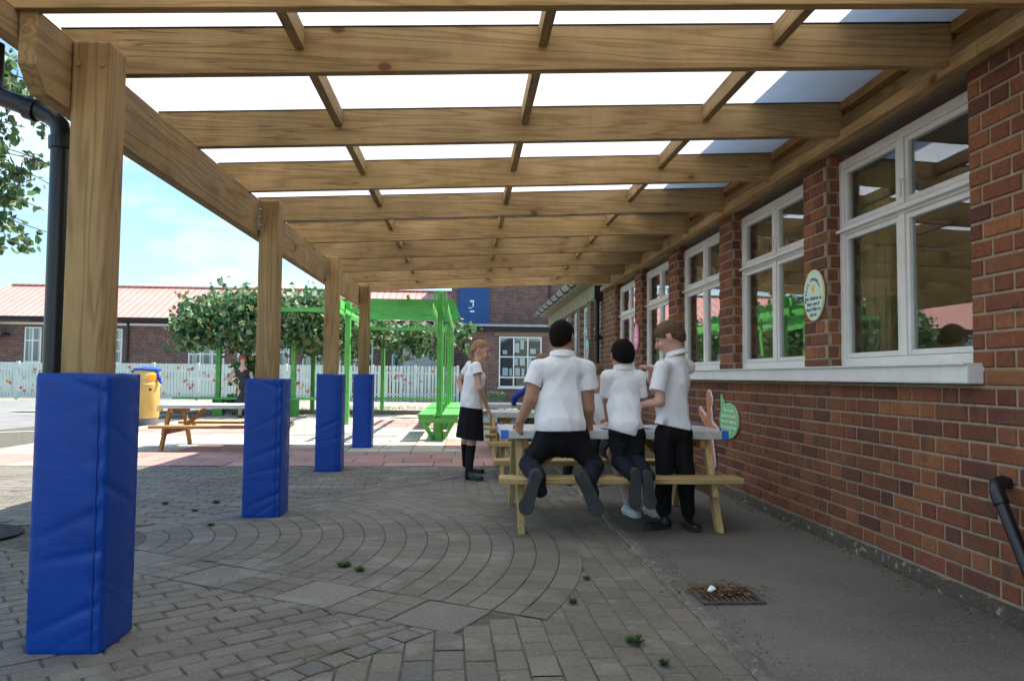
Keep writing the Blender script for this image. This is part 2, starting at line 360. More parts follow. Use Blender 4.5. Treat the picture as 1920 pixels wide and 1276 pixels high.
# ------------------------------------------------------------------ signed-distance bodies (surface nets)
class SDF:
    def __init__(s,lo,hi,res):
        s.lo=np.array(lo,float); s.res=res; s.n=np.ceil((np.array(hi)-s.lo)/res).astype(int)+1
        s.D=np.full(s.n,1.0,np.float32)
        s.ax=[s.lo[i]+res*np.arange(s.n[i]) for i in range(3)]
    def sub(s,lo,hi,pad):
        i0=np.maximum(np.floor((np.array(lo)-pad-s.lo)/s.res).astype(int),0); i1=np.minimum(np.ceil((np.array(hi)+pad-s.lo)/s.res).astype(int)+1,s.n)
        if (i1<=i0).any(): return None,None
        X,Y,Z=np.meshgrid(*[s.ax[k][i0[k]:i1[k]] for k in range(3)],indexing='ij')
        return (slice(i0[0],i1[0]),slice(i0[1],i1[1]),slice(i0[2],i1[2])),np.stack([X,Y,Z],-1)
    def merge(s,sl,d,k):
        a=s.D[sl]
        if k>0:
            h=np.maximum(k-np.abs(a-d),0)/k; s.D[sl]=np.minimum(a,d)-h*h*k*.25
        else: s.D[sl]=np.minimum(a,d)
    def cone(s,a,b,ra,rb,k=.02,flat=None,fk=1.0):
        a=np.array(a,float);b=np.array(b,float);r=max(ra,rb)*max(1,fk)
        sl,P=s.sub(np.minimum(a,b)-r,np.maximum(a,b)+r,k+2*s.res)
        if sl is None: return s
        ab=b-a; q=P-a
        if flat is not None:
            fl=np.array(flat,float); fl/=np.linalg.norm(fl)
            ab2=ab-fl*(ab@fl)*(1-1/fk); q=q-fl*((q@fl)*(1-1/fk))[...,None]; ab=ab2
        t=np.clip((q@ab)/max(ab@ab,1e-9),0,1); d=np.linalg.norm(q-t[...,None]*ab,axis=-1)-(ra+t*(rb-ra))
        s.merge(sl,d*min(1,fk) if fk<1 else d,k); return s
    def ell(s,c,r,k=.02,M3=None):
        c=np.array(c,float); r=np.array(r,float); rm=r.max()
        sl,P=s.sub(c-rm,c+rm,k+2*s.res)
        if sl is None: return s
        q=P-c
        if M3 is not None: q=q@np.array(M3).T
        k0=np.linalg.norm(q/r,axis=-1); k1=np.linalg.norm(q/(r*r),axis=-1)+1e-9
        s.merge(sl,k0*(k0-1)/k1,k); return s
    def grid(s): return np.stack(np.meshgrid(*s.ax,indexing='ij'),-1)
    def cut(s,p,n,k=0):                 # keep the side where (x-p).n < 0
        n=np.array(n,float); n/=np.linalg.norm(n); d=(s.grid()-np.array(p,float))@n; s.D=np.maximum(s.D,d.astype(np.float32)); return s
    def carve(s,a,b,ra,rb):
        a=np.array(a,float);b=np.array(b,float);r=max(ra,rb); sl,P=s.sub(np.minimum(a,b)-r,np.maximum(a,b)+r,2*s.res)
        if sl is None: return s
        ab=b-a;q=P-a;t=np.clip((q@ab)/max(ab@ab,1e-9),0,1); d=np.linalg.norm(q-t[...,None]*ab,axis=-1)-(ra+t*(rb-ra))
        s.D[sl]=np.maximum(s.D[sl],-d); return s
    def sleeves(s,L_,k=.045):
        for a,b,ra,rb in L_:
            a=np.array(a,float);b=np.array(b,float);d=(b-a)/np.linalg.norm(b-a); r=max(ra,rb)
            t=SDF.__new__(SDF); t.lo=s.lo;t.res=s.res;t.n=s.n;t.ax=s.ax;t.D=np.full(s.n,1.0,np.float32)
            t.cone(a,b+d*.04,ra,rb+(rb-ra)*.15,0); sl,P=t.sub(np.minimum(a,b)-r-.06,np.maximum(a,b)+r+.06,0)
            h=(P-b)@d; t.D[sl]=np.maximum(t.D[sl],h); t.carve(b-d*.025,b+d*.05,rb-.011,rb-.007)
            m=t.D[sl]; far=np.clip(-((P-a)@d)/np.linalg.norm(b-a)+.75,0,1); s_=s.D[sl]; kk=np.maximum(k*far,1e-4)
            hh=np.maximum(kk-np.abs(s_-m),0)/kk; s.D[sl]=(np.minimum(s_,m)-hh*hh*kk*.25).astype(np.float32)
        return s
    def folds(s,amp,freq,seed,aniso=(1,1,.35)):
        rs=np.random.RandomState(seed); G=s.grid(); act=np.abs(s.D)<.03; P=G[act]*np.array(aniso); d=np.zeros(len(P))
        w=P+.03*np.sin(P[:,[1,2,0]]*freq*.7+rs.rand(3)*6)
        for o in range(7):
            v=rs.randn(3); v/=np.linalg.norm(v); fr=freq*(.6+1.3*rs.rand()); x=np.sin(w@v*fr+rs.rand()*6.28); d+=(1-np.abs(x))**2*(1.0/(1+.3*o))-.3
        s.D[act]+=(-amp*d/2.2).astype(np.float32); return s
    def mesh(s,name,mat,parent,smooth_it=1):
        D=s.D; n=np.array(D.shape); 
        offs=[(i,j,k) for i in (0,1) for j in (0,1) for k in (0,1)]
        S=D<0; cnt=sum(S[i:n[0]-1+i,j:n[1]-1+j,k:n[2]-1+k].astype(np.int8) for i,j,k in offs)
        act=(cnt>0)&(cnt<8); idx=np.argwhere(act)
        if len(idx)==0: print('EMPTY',name); return None
        vals=np.stack([D[idx[:,0]+i,idx[:,1]+j,idx[:,2]+k] for i,j,k in offs],1); oc=np.array(offs,float)
        acc=np.zeros((len(idx),3)); num=np.zeros(len(idx))
        for a in range(8):
            for b in range(a+1,8):
                if abs(oc[a]-oc[b]).sum()!=1: continue
                va,vb=vals[:,a],vals[:,b]; mk=(va<0)!=(vb<0); t=np.where(mk,va/np.where(va-vb==0,1,va-vb),0)
                acc+=mk[:,None]*(oc[a]+t[:,None]*(oc[b]-oc[a])); num+=mk
        V=s.lo+(idx+acc/num[:,None])*s.res
        vid=-np.ones(n-1,np.int64); vid[tuple(idx.T)]=np.arange(len(idx))
        fs=[]
        for ax in range(3):
            o=[0,0,0]; sa=[slice(1,n[k]-1) for k in range(3)]; sb=list(sa); sa[ax]=slice(0,n[ax]-1); sb[ax]=slice(1,n[ax])
            A=S[tuple(sa)];B=S[tuple(sb)]; e=np.argwhere(A!=B); 
            if len(e)==0: continue
            inside=A[tuple(e.T)]
            base=e.copy(); 
            for k in range(3):
                if k!=ax: base[:,k]+=1
            u,v=[(1,2),(2,0),(0,1)][ax]
            def c(du,dv): q=base.copy(); q[:,u]+=du; q[:,v]+=dv; return vid[tuple(q.T)]
            q=np.stack([c(-1,-1),c(0,-1),c(0,0),c(-1,0)],1); q[~inside]=q[~inside][:,::-1]; fs.append(q)
        Fc=np.concatenate(fs); Fc=Fc[(Fc>=0).all(1)]
        for _ in range(smooth_it):
            sm=np.zeros_like(V); ct=np.zeros(len(V))
            for a,b in ((0,1),(1,2),(2,3),(3,0)):
                np.add.at(sm,Fc[:,a],V[Fc[:,b]]); np.add.at(ct,Fc[:,a],1); np.add.at(sm,Fc[:,b],V[Fc[:,a]]); np.add.at(ct,Fc[:,b],1)
            V=V*.5+.5*sm/np.maximum(ct,1)[:,None]
        me=bpy.data.meshes.new(name); nf=len(Fc)
        me.vertices.add(len(V)); me.vertices.foreach_set('co',V.astype(np.float32).ravel())
        me.loops.add(nf*4); me.loops.foreach_set('vertex_index',Fc.astype(np.int32).ravel())
        me.polygons.add(nf); me.polygons.foreach_set('loop_start',np.arange(0,nf*4,4,dtype=np.int32)); me.polygons.foreach_set('loop_total',np.full(nf,4,np.int32))
        me.polygons.foreach_set('use_smooth',[True]*nf); me.update(calc_edges=True); me.validate(); me.materials.append(mat)
        o=bpy.data.objects.new(name,me); COL.objects.link(o)
        if parent: o.parent=parent; o.matrix_parent_inverse=Matrix.Translation(-Vector(world_loc(parent)))
        return o
def bounds(pts,pad): P=np.array([list(p) for p in pts]); return P.min(0)-pad,P.max(0)+pad
def frame(f,u):
    f=Vector(f).normalized(); u=Vector(u); r=f.cross(u).normalized(); u=r.cross(f); return f,u,r
def V3(p): return Vector(p)
def add_head(s,c,f,u,sc=1.0,neck=None,nr=.045):
    f,u,r=frame(f,u); c=V3(c); Mx=[list(f),list(r),list(u)]
    s.ell(c+u*.02*sc-f*.012*sc,(.090*sc,.073*sc,.082*sc),.01,Mx)
    s.ell(c-u*.040*sc+f*.030*sc,(.056*sc,.050*sc,.066*sc),.03*sc,Mx)
    s.ell(c-u*.092*sc+f*.062*sc,(.018*sc,.020*sc,.015*sc),.02*sc,Mx)
    for q in (-1,1):
        s.ell(c+r*(q*.074*sc)-u*.012*sc-f*.008*sc,(.018*sc,.007*sc,.029*sc),.006,[list((f+r*q*-.35).normalized()),list((r*q+f*.35).normalized()),list(u)])
        s.ell(c+r*(q*.034*sc)-u*.035*sc+f*.066*sc,(.018*sc,.02*sc,.02*sc),.015,Mx)
        s.cone(c+r*(q*.012*sc)+u*.018*sc+f*.080*sc,c+r*(q*.042*sc)+u*.016*sc+f*.066*sc,.007*sc,.006*sc,.008)
    s.cone(c+u*.004*sc+f*.080*sc,c-u*.030*sc+f*.100*sc,.008*sc,.012*sc,.012*sc)
    s.cone(c-u*.062*sc+f*.080*sc-r*.014*sc,c-u*.062*sc+f*.080*sc+r*.014*sc,.007*sc,.007*sc,.006)
    if neck is not None: s.cone(c-u*.055*sc-f*.015*sc,neck,nr*.95,nr*1.1,.03*sc)
def face_bits(c,f,u,sc,parent):
    f,u,r=frame(f,u); c=V3(c)
    for q in (-1,1):
        e=c+r*(q*.031*sc)+u*.000+f*.0765*sc; g=SDF(*bounds([e],.014),.0025); g.ell(e,(.007,.011,.006),0,[list(f),list(r),list(u)]); g.mesh('eye',M['eye'],parent)
        b=c+r*(q*.032*sc)+u*.024*sc+f*.079*sc; g=SDF(*bounds([b],.024),.003); g.cone(b-r*.014*sc,b+r*.014*sc,.0035,.003,0); g.mesh('eyebrow',M['hair_brown'],parent)
    e=c-u*.061*sc+f*.087*sc; g=SDF(*bounds([e],.026),.003); g.ell(e,(.005,.018*sc,.005),0,[list(f),list(r),list(u)]); g.mesh('mouth',M['lip'],parent)
def add_hand(s,w,d,n,side,sc=1.0,curl=.3,spread=.12):
    # w wrist, d direction of fingers, n back-of-hand normal, side +1/-1 which side the thumb is on (along d x n)
    d,n,t=frame(d,n); w=V3(w); t=t*side
    s.cone(w-d*.01*sc,w+d*.022*sc,.019*sc,.021*sc,.012,n,.7)
    s.cone(w+d*.028*sc+t*.012*sc,w+d*.062*sc+t*.014*sc,.019*sc,.015*sc,.014,n,.65)
    s.cone(w+d*.028*sc-t*.012*sc,w+d*.056*sc-t*.016*sc,.019*sc,.014*sc,.014,n,.65)
    for i,(o,l) in enumerate(((.024,.058),(.008,.066),(-.008,.062),(-.023,.048))):
        p=w+d*(.068-.004*abs(i-1))*sc+t*o*sc; dd=(d+t*(o*spread*30*.3)).normalized(); c1=curl*(1+.12*i)
        for k,fr in enumerate((.42,.32,.26)):
            a=c1*(.5+.6*k); q=p+(dd*math.cos(a)-n*math.sin(a))*(l*fr*sc); s.cone(p,q,(.0088-.0008*k)*sc,(.0082-.0009*k)*sc,.003); p=q
    p=w+d*.022*sc+t*.022*sc-n*.004*sc; q=p+(d*.62+t*.75-n*.2).normalized()*.030*sc; s.cone(p,q,.011*sc,.010*sc,.01)
    s.cone(q,q+(d*.95+t*.25-n*.3).normalized()*.026*sc,.0098*sc,.0075*sc,.004)
def hair_cap(c,f,u,sc,mat,parent,th=.008,t=-.004,lean=.62,amp=.003,seed=1,extra=None,res=.005,fr=70):
    f,u,r=frame(f,u); c=V3(c); Mx=[list(f),list(r),list(u)]
    g=SDF(*bounds([c],.17*sc+ .02),res)
    cc=c+u*.02*sc-f*.012*sc
    g.ell(cc,(.090*sc+th,.073*sc+th,.082*sc+th),.01,Mx)
    g.ell(cc-u*.038*sc-f*.024*sc,(.066*sc+th,.062*sc+th,.072*sc+th*.5),.02,Mx)
    n=(u-f*lean).normalized(); g.cut(c+n*t*sc,-n)
    for q in (-1,1):
        e=c+r*(q*.082*sc)-u*.014*sc-f*.004*sc; g.carve(e-u*.010*sc,e+u*.010*sc,.024*sc,.02*sc)
    if extra: extra(g,c,f,u,r)
    if amp: g.folds(amp,fr,seed,(1,1,1))
    return g.mesh('hair',mat,parent)
def shoe(name,heel,toe,upv,parent,mat='shoe',w=.036,solet=.012,sock=None,up_len=.045,sole='sole'):
    f,u,r=frame(Vector(toe)-Vector(heel),upv); a=V3(heel);b=V3(toe); L_=(b-a).length
    g=SDF(*bounds([a,b],.09),.005)
    g.cone(a+f*.03+u*.03,a+f*.045+u*.05,w*.92,w*.85,.02); g.cone(a+f*.035+u*.022,b-f*w+u*.018,w*.92,w*1.05,.03,u,.62)
    g.cut(a+u*.004,-u); sh=g.mesh(name,M[mat],parent)
    g=SDF(*bounds([a,b],.08),.004)
    g.cone(a+f*w*.85,a+f*L_*.30,w*.92,w*.80,.02); g.cone(a+f*L_*.30,a+f*L_*.5,w*.74,w*.80,.02); g.cone(a+f*L_*.5,b-f*w*1.1,w*.84,w*1.12,.03); g.cone(b-f*w*1.2,b-f*w*.8,w*1.1,w*.8,.02)
    g.cut(a+u*.010,u); g.cut(a-u*(solet-.004),-u); so_=g.mesh('sole',M[sole],sh,1)
    return sh
# ------------------------------------------------------------------ ground
def sheet(name,pts,z,mat,kind='structure'):
    mb=MB(); mb.face([(x,y,z) for x,y in pts]); o=mb.build(name,mat); return tag(o,kind=kind)
sheet('ground',[(-400,-60),(400,-60),(400,600),(-400,600)],-.03,M['ground'])
sheet('playground',[(-60,8.0),(-60,29.0),(-9.0,29),(-5.6,19.9),(-5.9,11.6),(-6.3,8.0)],-.008,M['asphalt_far'])
mb=MB(); mb.bar((-13,9.9,-.006),(-6.6,14.6,-.006),.07,.006); tag(mb.build('playground_line',M['white_paint']),kind='structure')
sheet('path',[(1.06,-3),(2.5,-3),(2.5,26),(1.06,26)],-.004,M['asphalt'])
sheet('joint_bed',[(-9,-3),(1.06,-3),(1.06,21),(-7,21),(-9,12)],-.007,M['joint'])
class Pave:
    def __init__(s): s.mb=MB()
    def region(s,org,ang,L_,W_,clips,pal,bond=.5,gap=.012,bev=.008,z=0,jit=.0025,bbox=None,rnd=.05,ring=None):
        ca,sa=math.cos(ang),math.sin(ang); x0,x1,y0,y1=bbox; mb=s.mb
        nr=int((y1-y0)/W_)+1; ncol=int((x1-x0)/L_)+2
        for j in range(nr):
            off=(bond*(j%2)+random.uniform(-rnd,rnd)*2)*L_
            for i in range(-1,ncol):
                u0=x0+i*L_+off; v0=y0+j*W_
                loc=[(u0,v0),(u0+L_,v0),(u0+L_,v0+W_),(u0,v0+W_)]
                p=[(org[0]+a*ca-b*sa,org[1]+a*sa+b*ca) for a,b in loc]
                s.unit(p,clips,pal,gap,bev,z,jit)
    rmin=0; rmax=99
    def unit(s,p,clips,pal,gap,bev,z,jit,h=.02,colr=None):
        if s.rmin or s.rmax<99:
            mx_=sum(q[0] for q in p)/len(p)-C0.x; my_=sum(q[1] for q in p)/len(p)-C0.y; d_=math.hypot(mx_,my_)
            if d_<s.rmin or d_>s.rmax: return
        for (a,b,c) in clips:
            p=clip_poly(p,a,b,c)
            if len(p)<3: return
        A=parea(p)
        if abs(A)<.0012: return
        if A<0: p=p[::-1]
        cx=sum(q[0] for q in p)/len(p); cy=sum(q[1] for q in p)/len(p)
        md=min(math.hypot(q[0]-cx,q[1]-cy) for q in p); mh=abs(A)**.5/2
        def inset(d):
            out=[]; n=len(p)
            for i in range(n):
                a,b,c=p[i-1],p[i],p[(i+1)%n]
                e1=(b[0]-a[0],b[1]-a[1]);e2=(c[0]-b[0],c[1]-b[1]); l1=math.hypot(*e1) or 1e-6;l2=math.hypot(*e2) or 1e-6
                n1=(-e1[1]/l1,e1[0]/l1);n2=(-e2[1]/l2,e2[0]/l2); k=1+n1[0]*n2[0]+n1[1]*n2[1]
                k=max(k,.5); out.append((b[0]+(n1[0]+n2[0])/k*d,b[1]+(n1[1]+n2[1])/k*d))
            return out
        g=gap/2
        if mh<g+bev+.006: return
        o=inset(g); t=inset(g+bev); dz=random.uniform(-jit,jit); tx=random.uniform(-.008,.008); ty=random.uniform(-.008,.008)
        c=colr or random.choice(pal); k=random.uniform(.88,1.12); s.mb.cc=(c[0]*k,c[1]*k,c[2]*k*random.uniform(.96,1.04))
        n=len(p); Z=lambda q:z+dz+(q[0]-cx)*tx+(q[1]-cy)*ty
        vs=[(q[0],q[1],Z(q)) for q in t]+[(q[0],q[1],z-h) if False else (q[0],q[1],Z(q)-bev*.8) for q in o]
        s.mb.add(vs,[tuple(range(n))]+[(n+i,n+(i+1)%n,(i+1)%n,i) for i in range(n)])
GP=[(.146,.131,.106),(.153,.137,.110),(.140,.126,.103),(.148,.134,.112),(.156,.138,.109)]
BL=[(.138,.132,.118),(.130,.128,.118)]
LT=[(.165,.153,.128),(.158,.146,.122)]
C0=Vector((-2.48,4.68,0))
pv=Pave()
sp1=(math.cos(R(-30.2)),math.sin(R(-30.2))); sp2=(math.cos(R(52.8)),math.sin(R(52.8)))
# half planes: below lower spoke band  n.(p)<=c
nl=(-sp1[1],sp1[0])       # normal pointing up (left of direction)
cl=nl[0]*C0.x+nl[1]*C0.y
nu=(-sp2[1],sp2[0]); cu_=nu[0]*C0.x+nu[1]*C0.y
bw=.17
near=[(1,0,1.035),(0,1,8.6),(-1,0,9.0)]
# lower field B (running bond turned), C (right big setts) split by line D
Dl=(math.cos(R(46.5)),math.sin(R(46.5))); nD=(-Dl[1],Dl[0]); cD=nD[0]*(-.62)+nD[1]*2.64
low=[(nl[0],nl[1],cl-bw)]
pv.region((-1.6,2.7),R(36),.195,.098,near+low+[(-nD[0],-nD[1],-cD-.06)],GP,bbox=(-7,7,-5,6),gap=.008,bev=.007)
pv.region((1.0,0),R(91.5),.185,.115,near+low+[(nD[0],nD[1],cD-.06)],GP+GP+BL[:1],bbox=(-2,7,-.35,4.0),gap=.006,bev=.0045)
for k in range(60):                  # edging course along D
    a=(-4+k*.11); q=lambda u,v:(-.62+Dl[0]*u+nD[0]*v,2.64+Dl[1]*u+nD[1]*v)
    pv.unit([q(a,-.055),q(a+.11,-.055),q(a+.11,.055),q(a,.055)],near+low,BL+GP[:1] if k%3 else LT,.008,.005,0,.001)
# lower spoke: light squares between dark setts
for k in range(7):
    a=.55+k*.34
    q=lambda u,v:(C0.x+sp1[0]*u+nl[0]*v,C0.y+sp1[1]*u+nl[1]*v)
    if k%2==0: pv.unit([q(a,-bw),q(a+.34,-bw),q(a+.34,bw),q(a,bw)],near,LT,.008,.005,0,.001)
    else:
        for i in range(2):
            for j in range(3): pv.unit([q(a+i*.17,-bw+j*bw*2/3),q(a+i*.17+.17,-bw+j*bw*2/3),q(a+i*.17+.17,-bw+(j+1)*bw*2/3),q(a+i*.17,-bw+(j+1)*bw*2/3)],near,GP,.006,.005,0,.001)
for k in range(14):                   # upper spoke
    a=.5+k*.34; q=lambda u,v:(C0.x+sp2[0]*u+nu[0]*v,C0.y+sp2[1]*u+nu[1]*v)
    pv.unit([q(a,-.1),q(a+.34,-.1),q(a+.34,.1),q(a,.1)],near,GP+LT,.01,.006,0,.001)
# fan sector
fan=near+[(-nl[0],-nl[1],-cl-bw),(nu[0],nu[1],cu_-.1)]
r=.5
while r<3.18:
    w=.135; n=int((R(95)*(r+w/2))/.125); a0=random.random()*.05
    for i in range(n+1):
        da=R(95)/n; A=R(-36)+i*da+a0
        pts=[(C0.x+rr*math.cos(t),C0.y+rr*math.sin(t)) for rr,t in ((r,A),(r+w,A),(r+w,A+da),(r,A+da))]
        pv.unit(pts,fan,GP,.0045,.0035,0,.001)
    r+=w
pv.rmin=r-.045; pv.region((1.0,0),R(91.5),.185,.115,near+[(-nl[0],-nl[1],-cl-bw),(nu[0],nu[1],cu_-.1)],GP,bbox=(-2,9,-.35,4.0),gap=.005,bev=.004,jit=.001,z=-.0045); pv.rmin=0
pv.rmin=r-.2; pv.region((1.0,0),R(91.5),.185,.115,near+[(nl[0],nl[1],cl+bw),(-nl[0],-nl[1],-cl+bw)],GP,bbox=(-2,9,-.35,4.0),gap=.005,bev=.004,jit=.001,z=-.0045); pv.rmin=0
# (area beyond radius 4.4 handled by the rows below)
# upper-left field
pv.region((-2.5,4.9),R(4),.205,.105,near+[(-nu[0],-nu[1],-cu_-.1),(0,-1,-5.3)],GP,bbox=(-7,5,-.5,6),gap=.008,bev=.006)
pv.region((-2.5,4.7),R(4),.205,.105,near+[(1,0,-3.45),(-nl[0],-nl[1],-cl-bw),(0,1,5.3)],GP,bbox=(-7,3,-4,6),gap=.008,bev=.006)
pv.region((-.2,7.6),R(0),.205,.105,near+[(nu[0],nu[1],cu_-.1)]+[(-sp2[0]*0-.0,-1,-7.55)],GP,bbox=(-2,3,-.1,3),gap=.01,bev=.006) if False else None
PK=[(.36,.20,.165),(.33,.19,.155),(.38,.22,.18)]; CR=[(.44,.39,.31),(.41,.36,.28),(.47,.42,.34)]; GS=[(.24,.23,.21)]
far=[(1,0,1.035),(0,-1,-8.64),(0,1,20),(-1,0,6.4)]
pv.region((-7,8.65),0,.6,.4,far+[(0,1,10.3)],PK,bbox=(0,9,0,1.7),gap=.012,bev=.004,jit=.001)
def bandcol(x,y):
    v=(math.sin(x*1.3+y*.6)+math.sin(x*.5-y*1.1+1)); return PK if v>.7 else (GS if v<-1.45 else CR)
for i in range(20):
    for j in range(24):
        x=-6.6+i*.45; y=10.3+j*.42
        pv.unit([(x,y),(x+.45,y),(x+.45,y+.42),(x,y+.42)],far,bandcol(x,y),.012,.004,0,.001)
tag(pv.mb.build('paving',M['paver']),kind='structure')
# left sunlit paving beyond tree pit handled above; tree pit soil
tag(MB().add([(-3.42+.45*math.cos(t*PI/8)+.12,4.95+.36*math.sin(t*PI/8),.012) for t in range(16)],[tuple(range(16))]).build('soil_bed',M['soil']),kind='structure')
mb=MB()                                # rough concrete strip between setts and path
mb.cc=(.30,.265,.22); nseg=220; prev=None
for i in range(nseg+1):
    y=-.5+i*.085; a=1.035+random.uniform(-.006,.012); b=1.115+random.uniform(-.022,.03); h=random.uniform(.004,.012)
    cur=[(a,y,-.01),(a+.01,y,h),(b-.03,y,h*.8),(b,y,-.003)]
    if prev:
        mb.cc=tuple(c*q_ for q_ in [random.uniform(.75,1.15)] for c in (.22,.195,.165))
        for q in range(3): mb.face([prev[q],prev[q+1],cur[q+1],cur[q]])
    prev=cur
tag(mb.build('kerb_strip',M['curb_grit']),kind='structure')
mb=MB().box((-7,20.0,-.02),(1.0,20.15,.11)); tag(mb.build('kerb',M['stone']),kind='structure')
sheet('gravel_bed',[(-12,20.15),(2.3,20.15),(2.3,29.2),(-12,29.2)],.02,M['ground'])
# grass beyond the kerb (uncountable)
mb=MB(); mb.cc=(.1,.2,.04)
for i in range(2600):
    x=random.uniform(-7.5,1.5); y=20.3+random.random()**1.6*4; h=random.uniform(.03,.1); a=random.random()*6.28
    if math.sin(x*1.7)+math.sin(y*2.3+x)<-.3: continue
    k=random.uniform(.7,1.3); mb.cc=(.13*k,.19*k,.05*k); dx,dy=.012*math.cos(a),.012*math.sin(a)
    mb.face([(x-dx,y-dy,.02),(x+dx,y+dy,.02),(x+dx*3*random.uniform(-1,1),y+.03,.02+h)])
mb.keep=True; tag(mb.build('grass',M['leaf']),'sparse dry grass behind the kerb under the green pergola','grass',kind='stuff')
# drain grate
g0=thing('drain_grate','small rusty square drain grate choked with leaves beside the kerb strip','drain',(1.27,3.53,0))
mb=MB()
for i in range(9): mb.box((1.14+i*.028,3.42,-.002),(1.152+i*.028,3.64,.006))
mb.build('grate_bars',plain('rusty_iron',(.085,.07,.055,1),.9,.4,30,.5),g0)
mb=MB(); [mb.box(a,b) for a,b in (((1.12,3.40,-.003),(1.42,3.42,.008)),((1.12,3.64,-.003),(1.42,3.66,.008)),((1.12,3.42,-.003),(1.14,3.64,.008)),((1.40,3.42,-.003),(1.42,3.64,.008)))]
mb.build('grate_frame',plain('dusty_iron',(.075,.066,.055,1),.9,.4,30,.5),g0)
MB().box((1.13,3.41,-.0035),(1.41,3.65,-.002)).build('grate_well',M['dark'],g0)
mb=MB()
for k in range(9):
    x=1.215+random.uniform(-.012,.012);y=3.56+random.uniform(-.01,.01);z=.010+random.random()*.008; mb.face([(x,y,z),(x+.02,y+.01,z+.01),(x+.01,y+.025,z+.02),(x-.01,y+.015,z)])
tag(mb.build('crumpled_paper',M['litter']),'crumpled white scrap of paper lying on the drain grate','litter')
mb=MB(); mb.keep=True                   # dead leaves (uncountable)
def deb(x,y,s=.022):
    a=random.random()*6.28; z=.006+random.random()*.012; k=random.uniform(.5,1.4); mb.cc=(.19*k,.11*k,.05*k)
    c_,s_=math.cos(a)*s,math.sin(a)*s; mb.face([(x-c_,y-s_,z),(x+s_*.5,y-c_*.5,z+.006),(x+c_,y+s_,z+random.random()*.01),(x-s_*.5,y+c_*.5,z)])
for i in range(230): deb(1.27+random.gauss(0,.10),3.59+random.gauss(0,.07),.015)
for i in range(900): y=random.uniform(2.2,12); deb(2.36-abs(random.gauss(0,.07)),y,.010)
for i in range(500): deb(1.12+abs(random.gauss(0,.08)),random.uniform(2,9),.007)
for i in range(130): deb(random.gauss(.95,.35),random.gauss(6.4,.25),.017)
for i in range(120): deb(random.uniform(-2,2),random.uniform(2.3,8),.005)
for i in range(60): deb(-3.3+random.gauss(0,.25),4.95+random.gauss(0,.2),.016)
tag(mb.build('fallen_leaves',M['leaf']),'brown leaf litter and grit gathered along wall foot and path edge','leaf litter',kind='stuff')
WEEDS=[((645,1062),.07,'left one of two small grass tufts in the middle of the paving'),((675,1070),.055,'right one of two small grass tufts in the middle of the paving'),((1190,1205),.07,'bright leafy weed nearest the camera between the large setts by the path'),((1245,1245),.04,'tiny weed at the very front edge of the setts near the path'),((1100,1085),.035,'tiny weed between setts left of the drain grate'),((1075,1130),.045,'flat green weed between setts left of and below the drain grate'),((405,943),.06,'grass tuft in the joints just left of the second padded post'),((395,985),.045,'low weed beside the foot of the second padded post'),((310,945),.05,'leftmost low grass tuft between the first and second padded posts'),((365,958),.045,'low grass tuft midway between the first and second padded posts')]
for (px,s_,lb) in WEEDS:
    d=fw+rt*((px[0]-960)/F)-up*((px[1]-638)/F); p=EYE+d*(-EYE.z/d.z); mb=MB(); mb.keep=True
    for i in range(70):
        s_*=1; a=random.random()*6.28; l=.75*s_*random.uniform(.3,1); h=.6*s_*random.uniform(.15,.85); k=random.uniform(.6,1.3); mb.cc=(.07*k,.15*k,.035*k)
        b=a+1.57; w=.0025+.02*s_; q=p+Vector((math.cos(a),math.sin(a),0))*l*.3; e=p+Vector((math.cos(a)*l,math.sin(a)*l,h)); sd_=Vector((math.cos(b),math.sin(b),0))*w
        mb.face([q-sd_*.6,q+sd_*.6,(q+e)/2+sd_+Vector((0,0,h*.2)),e,(q+e)/2-sd_+Vector((0,0,h*.2))])
    tag(mb.build('weed',M['leaf']),lb,'weed','weeds growing in the paving joints')
# ------------------------------------------------------------------ main school building on the right
XW=2.40
bld=thing('school_building','long single storey red brick classroom block with white framed windows on the right','building',(3.5,9,0))
PAL=[(.195,.066,.030),(.215,.078,.034),(.175,.058,.028),(.150,.052,.028),(.235,.092,.038),(.19,.074,.034),(.12,.045,.029),(.20,.07,.032)]
def brick(mb,x,y0,y1,z0,z1,side=0):
    # side 0: face towards -X at x ; side 1: face towards -Y at y=x
    if y1-y0<.025: return
    c=random.choice(PAL); k=random.uniform(.8,1.15); mb.cc=tuple(q*k for q in c); b=.006; j=random.uniform(-.0015,.0015); p=.007+j
    if side==0:
        o=[(x,y0,z0),(x,y1,z0),(x,y1,z1),(x,y0,z1)]; t=[(x-p,y0+b,z0+b),(x-p,y1-b,z0+b),(x-p,y1-b,z1-b),(x-p,y0+b,z1-b)]
    else:
        o=[(y0,x,z0),(y1,x,z0),(y1,x,z1),(y0,x,z1)]; t=[(y0+b,x-p,z0+b),(y1-b,x-p,z0+b),(y1-b,x-p,z1-b),(y0+b,x-p,z1-b)]
    mb.add(o+t,[(4,5,6,7),(0,1,5,4),(1,2,6,5),(2,3,7,6),(3,0,4,7)])
def bond(mb,x,ya,yb,za,zb,side=0,base=.085):
    ch=.0855; n0=int(math.floor((za-base)/ch+.01)); z=base+n0*ch; n=n0
    while z<zb-.01:
        off=(n%2)*.186; y=-4+off-.0; big=True
        while y<yb:
            L_=.240 if big else .114; a=max(y,ya+ (0 if side==0 else 0)); b=min(y+L_,yb)
            if b-a>.03: brick(mb,x,a+.001,b-.001,max(z,za)+.0,min(z+ch-.012,zb),side)
            y+=L_+.012; big=not big
        z+=ch; n+=1
PIERS=[(-3,3.32)]+[(4.714+1.74*i,5.042+1.74*i) for i in range(5)]; PIERS[5]=(11.674,12.95)
WOPEN=[(3.32,4.714)]+[(5.042+1.74*i,6.454+1.74*i) for i in range(4)]
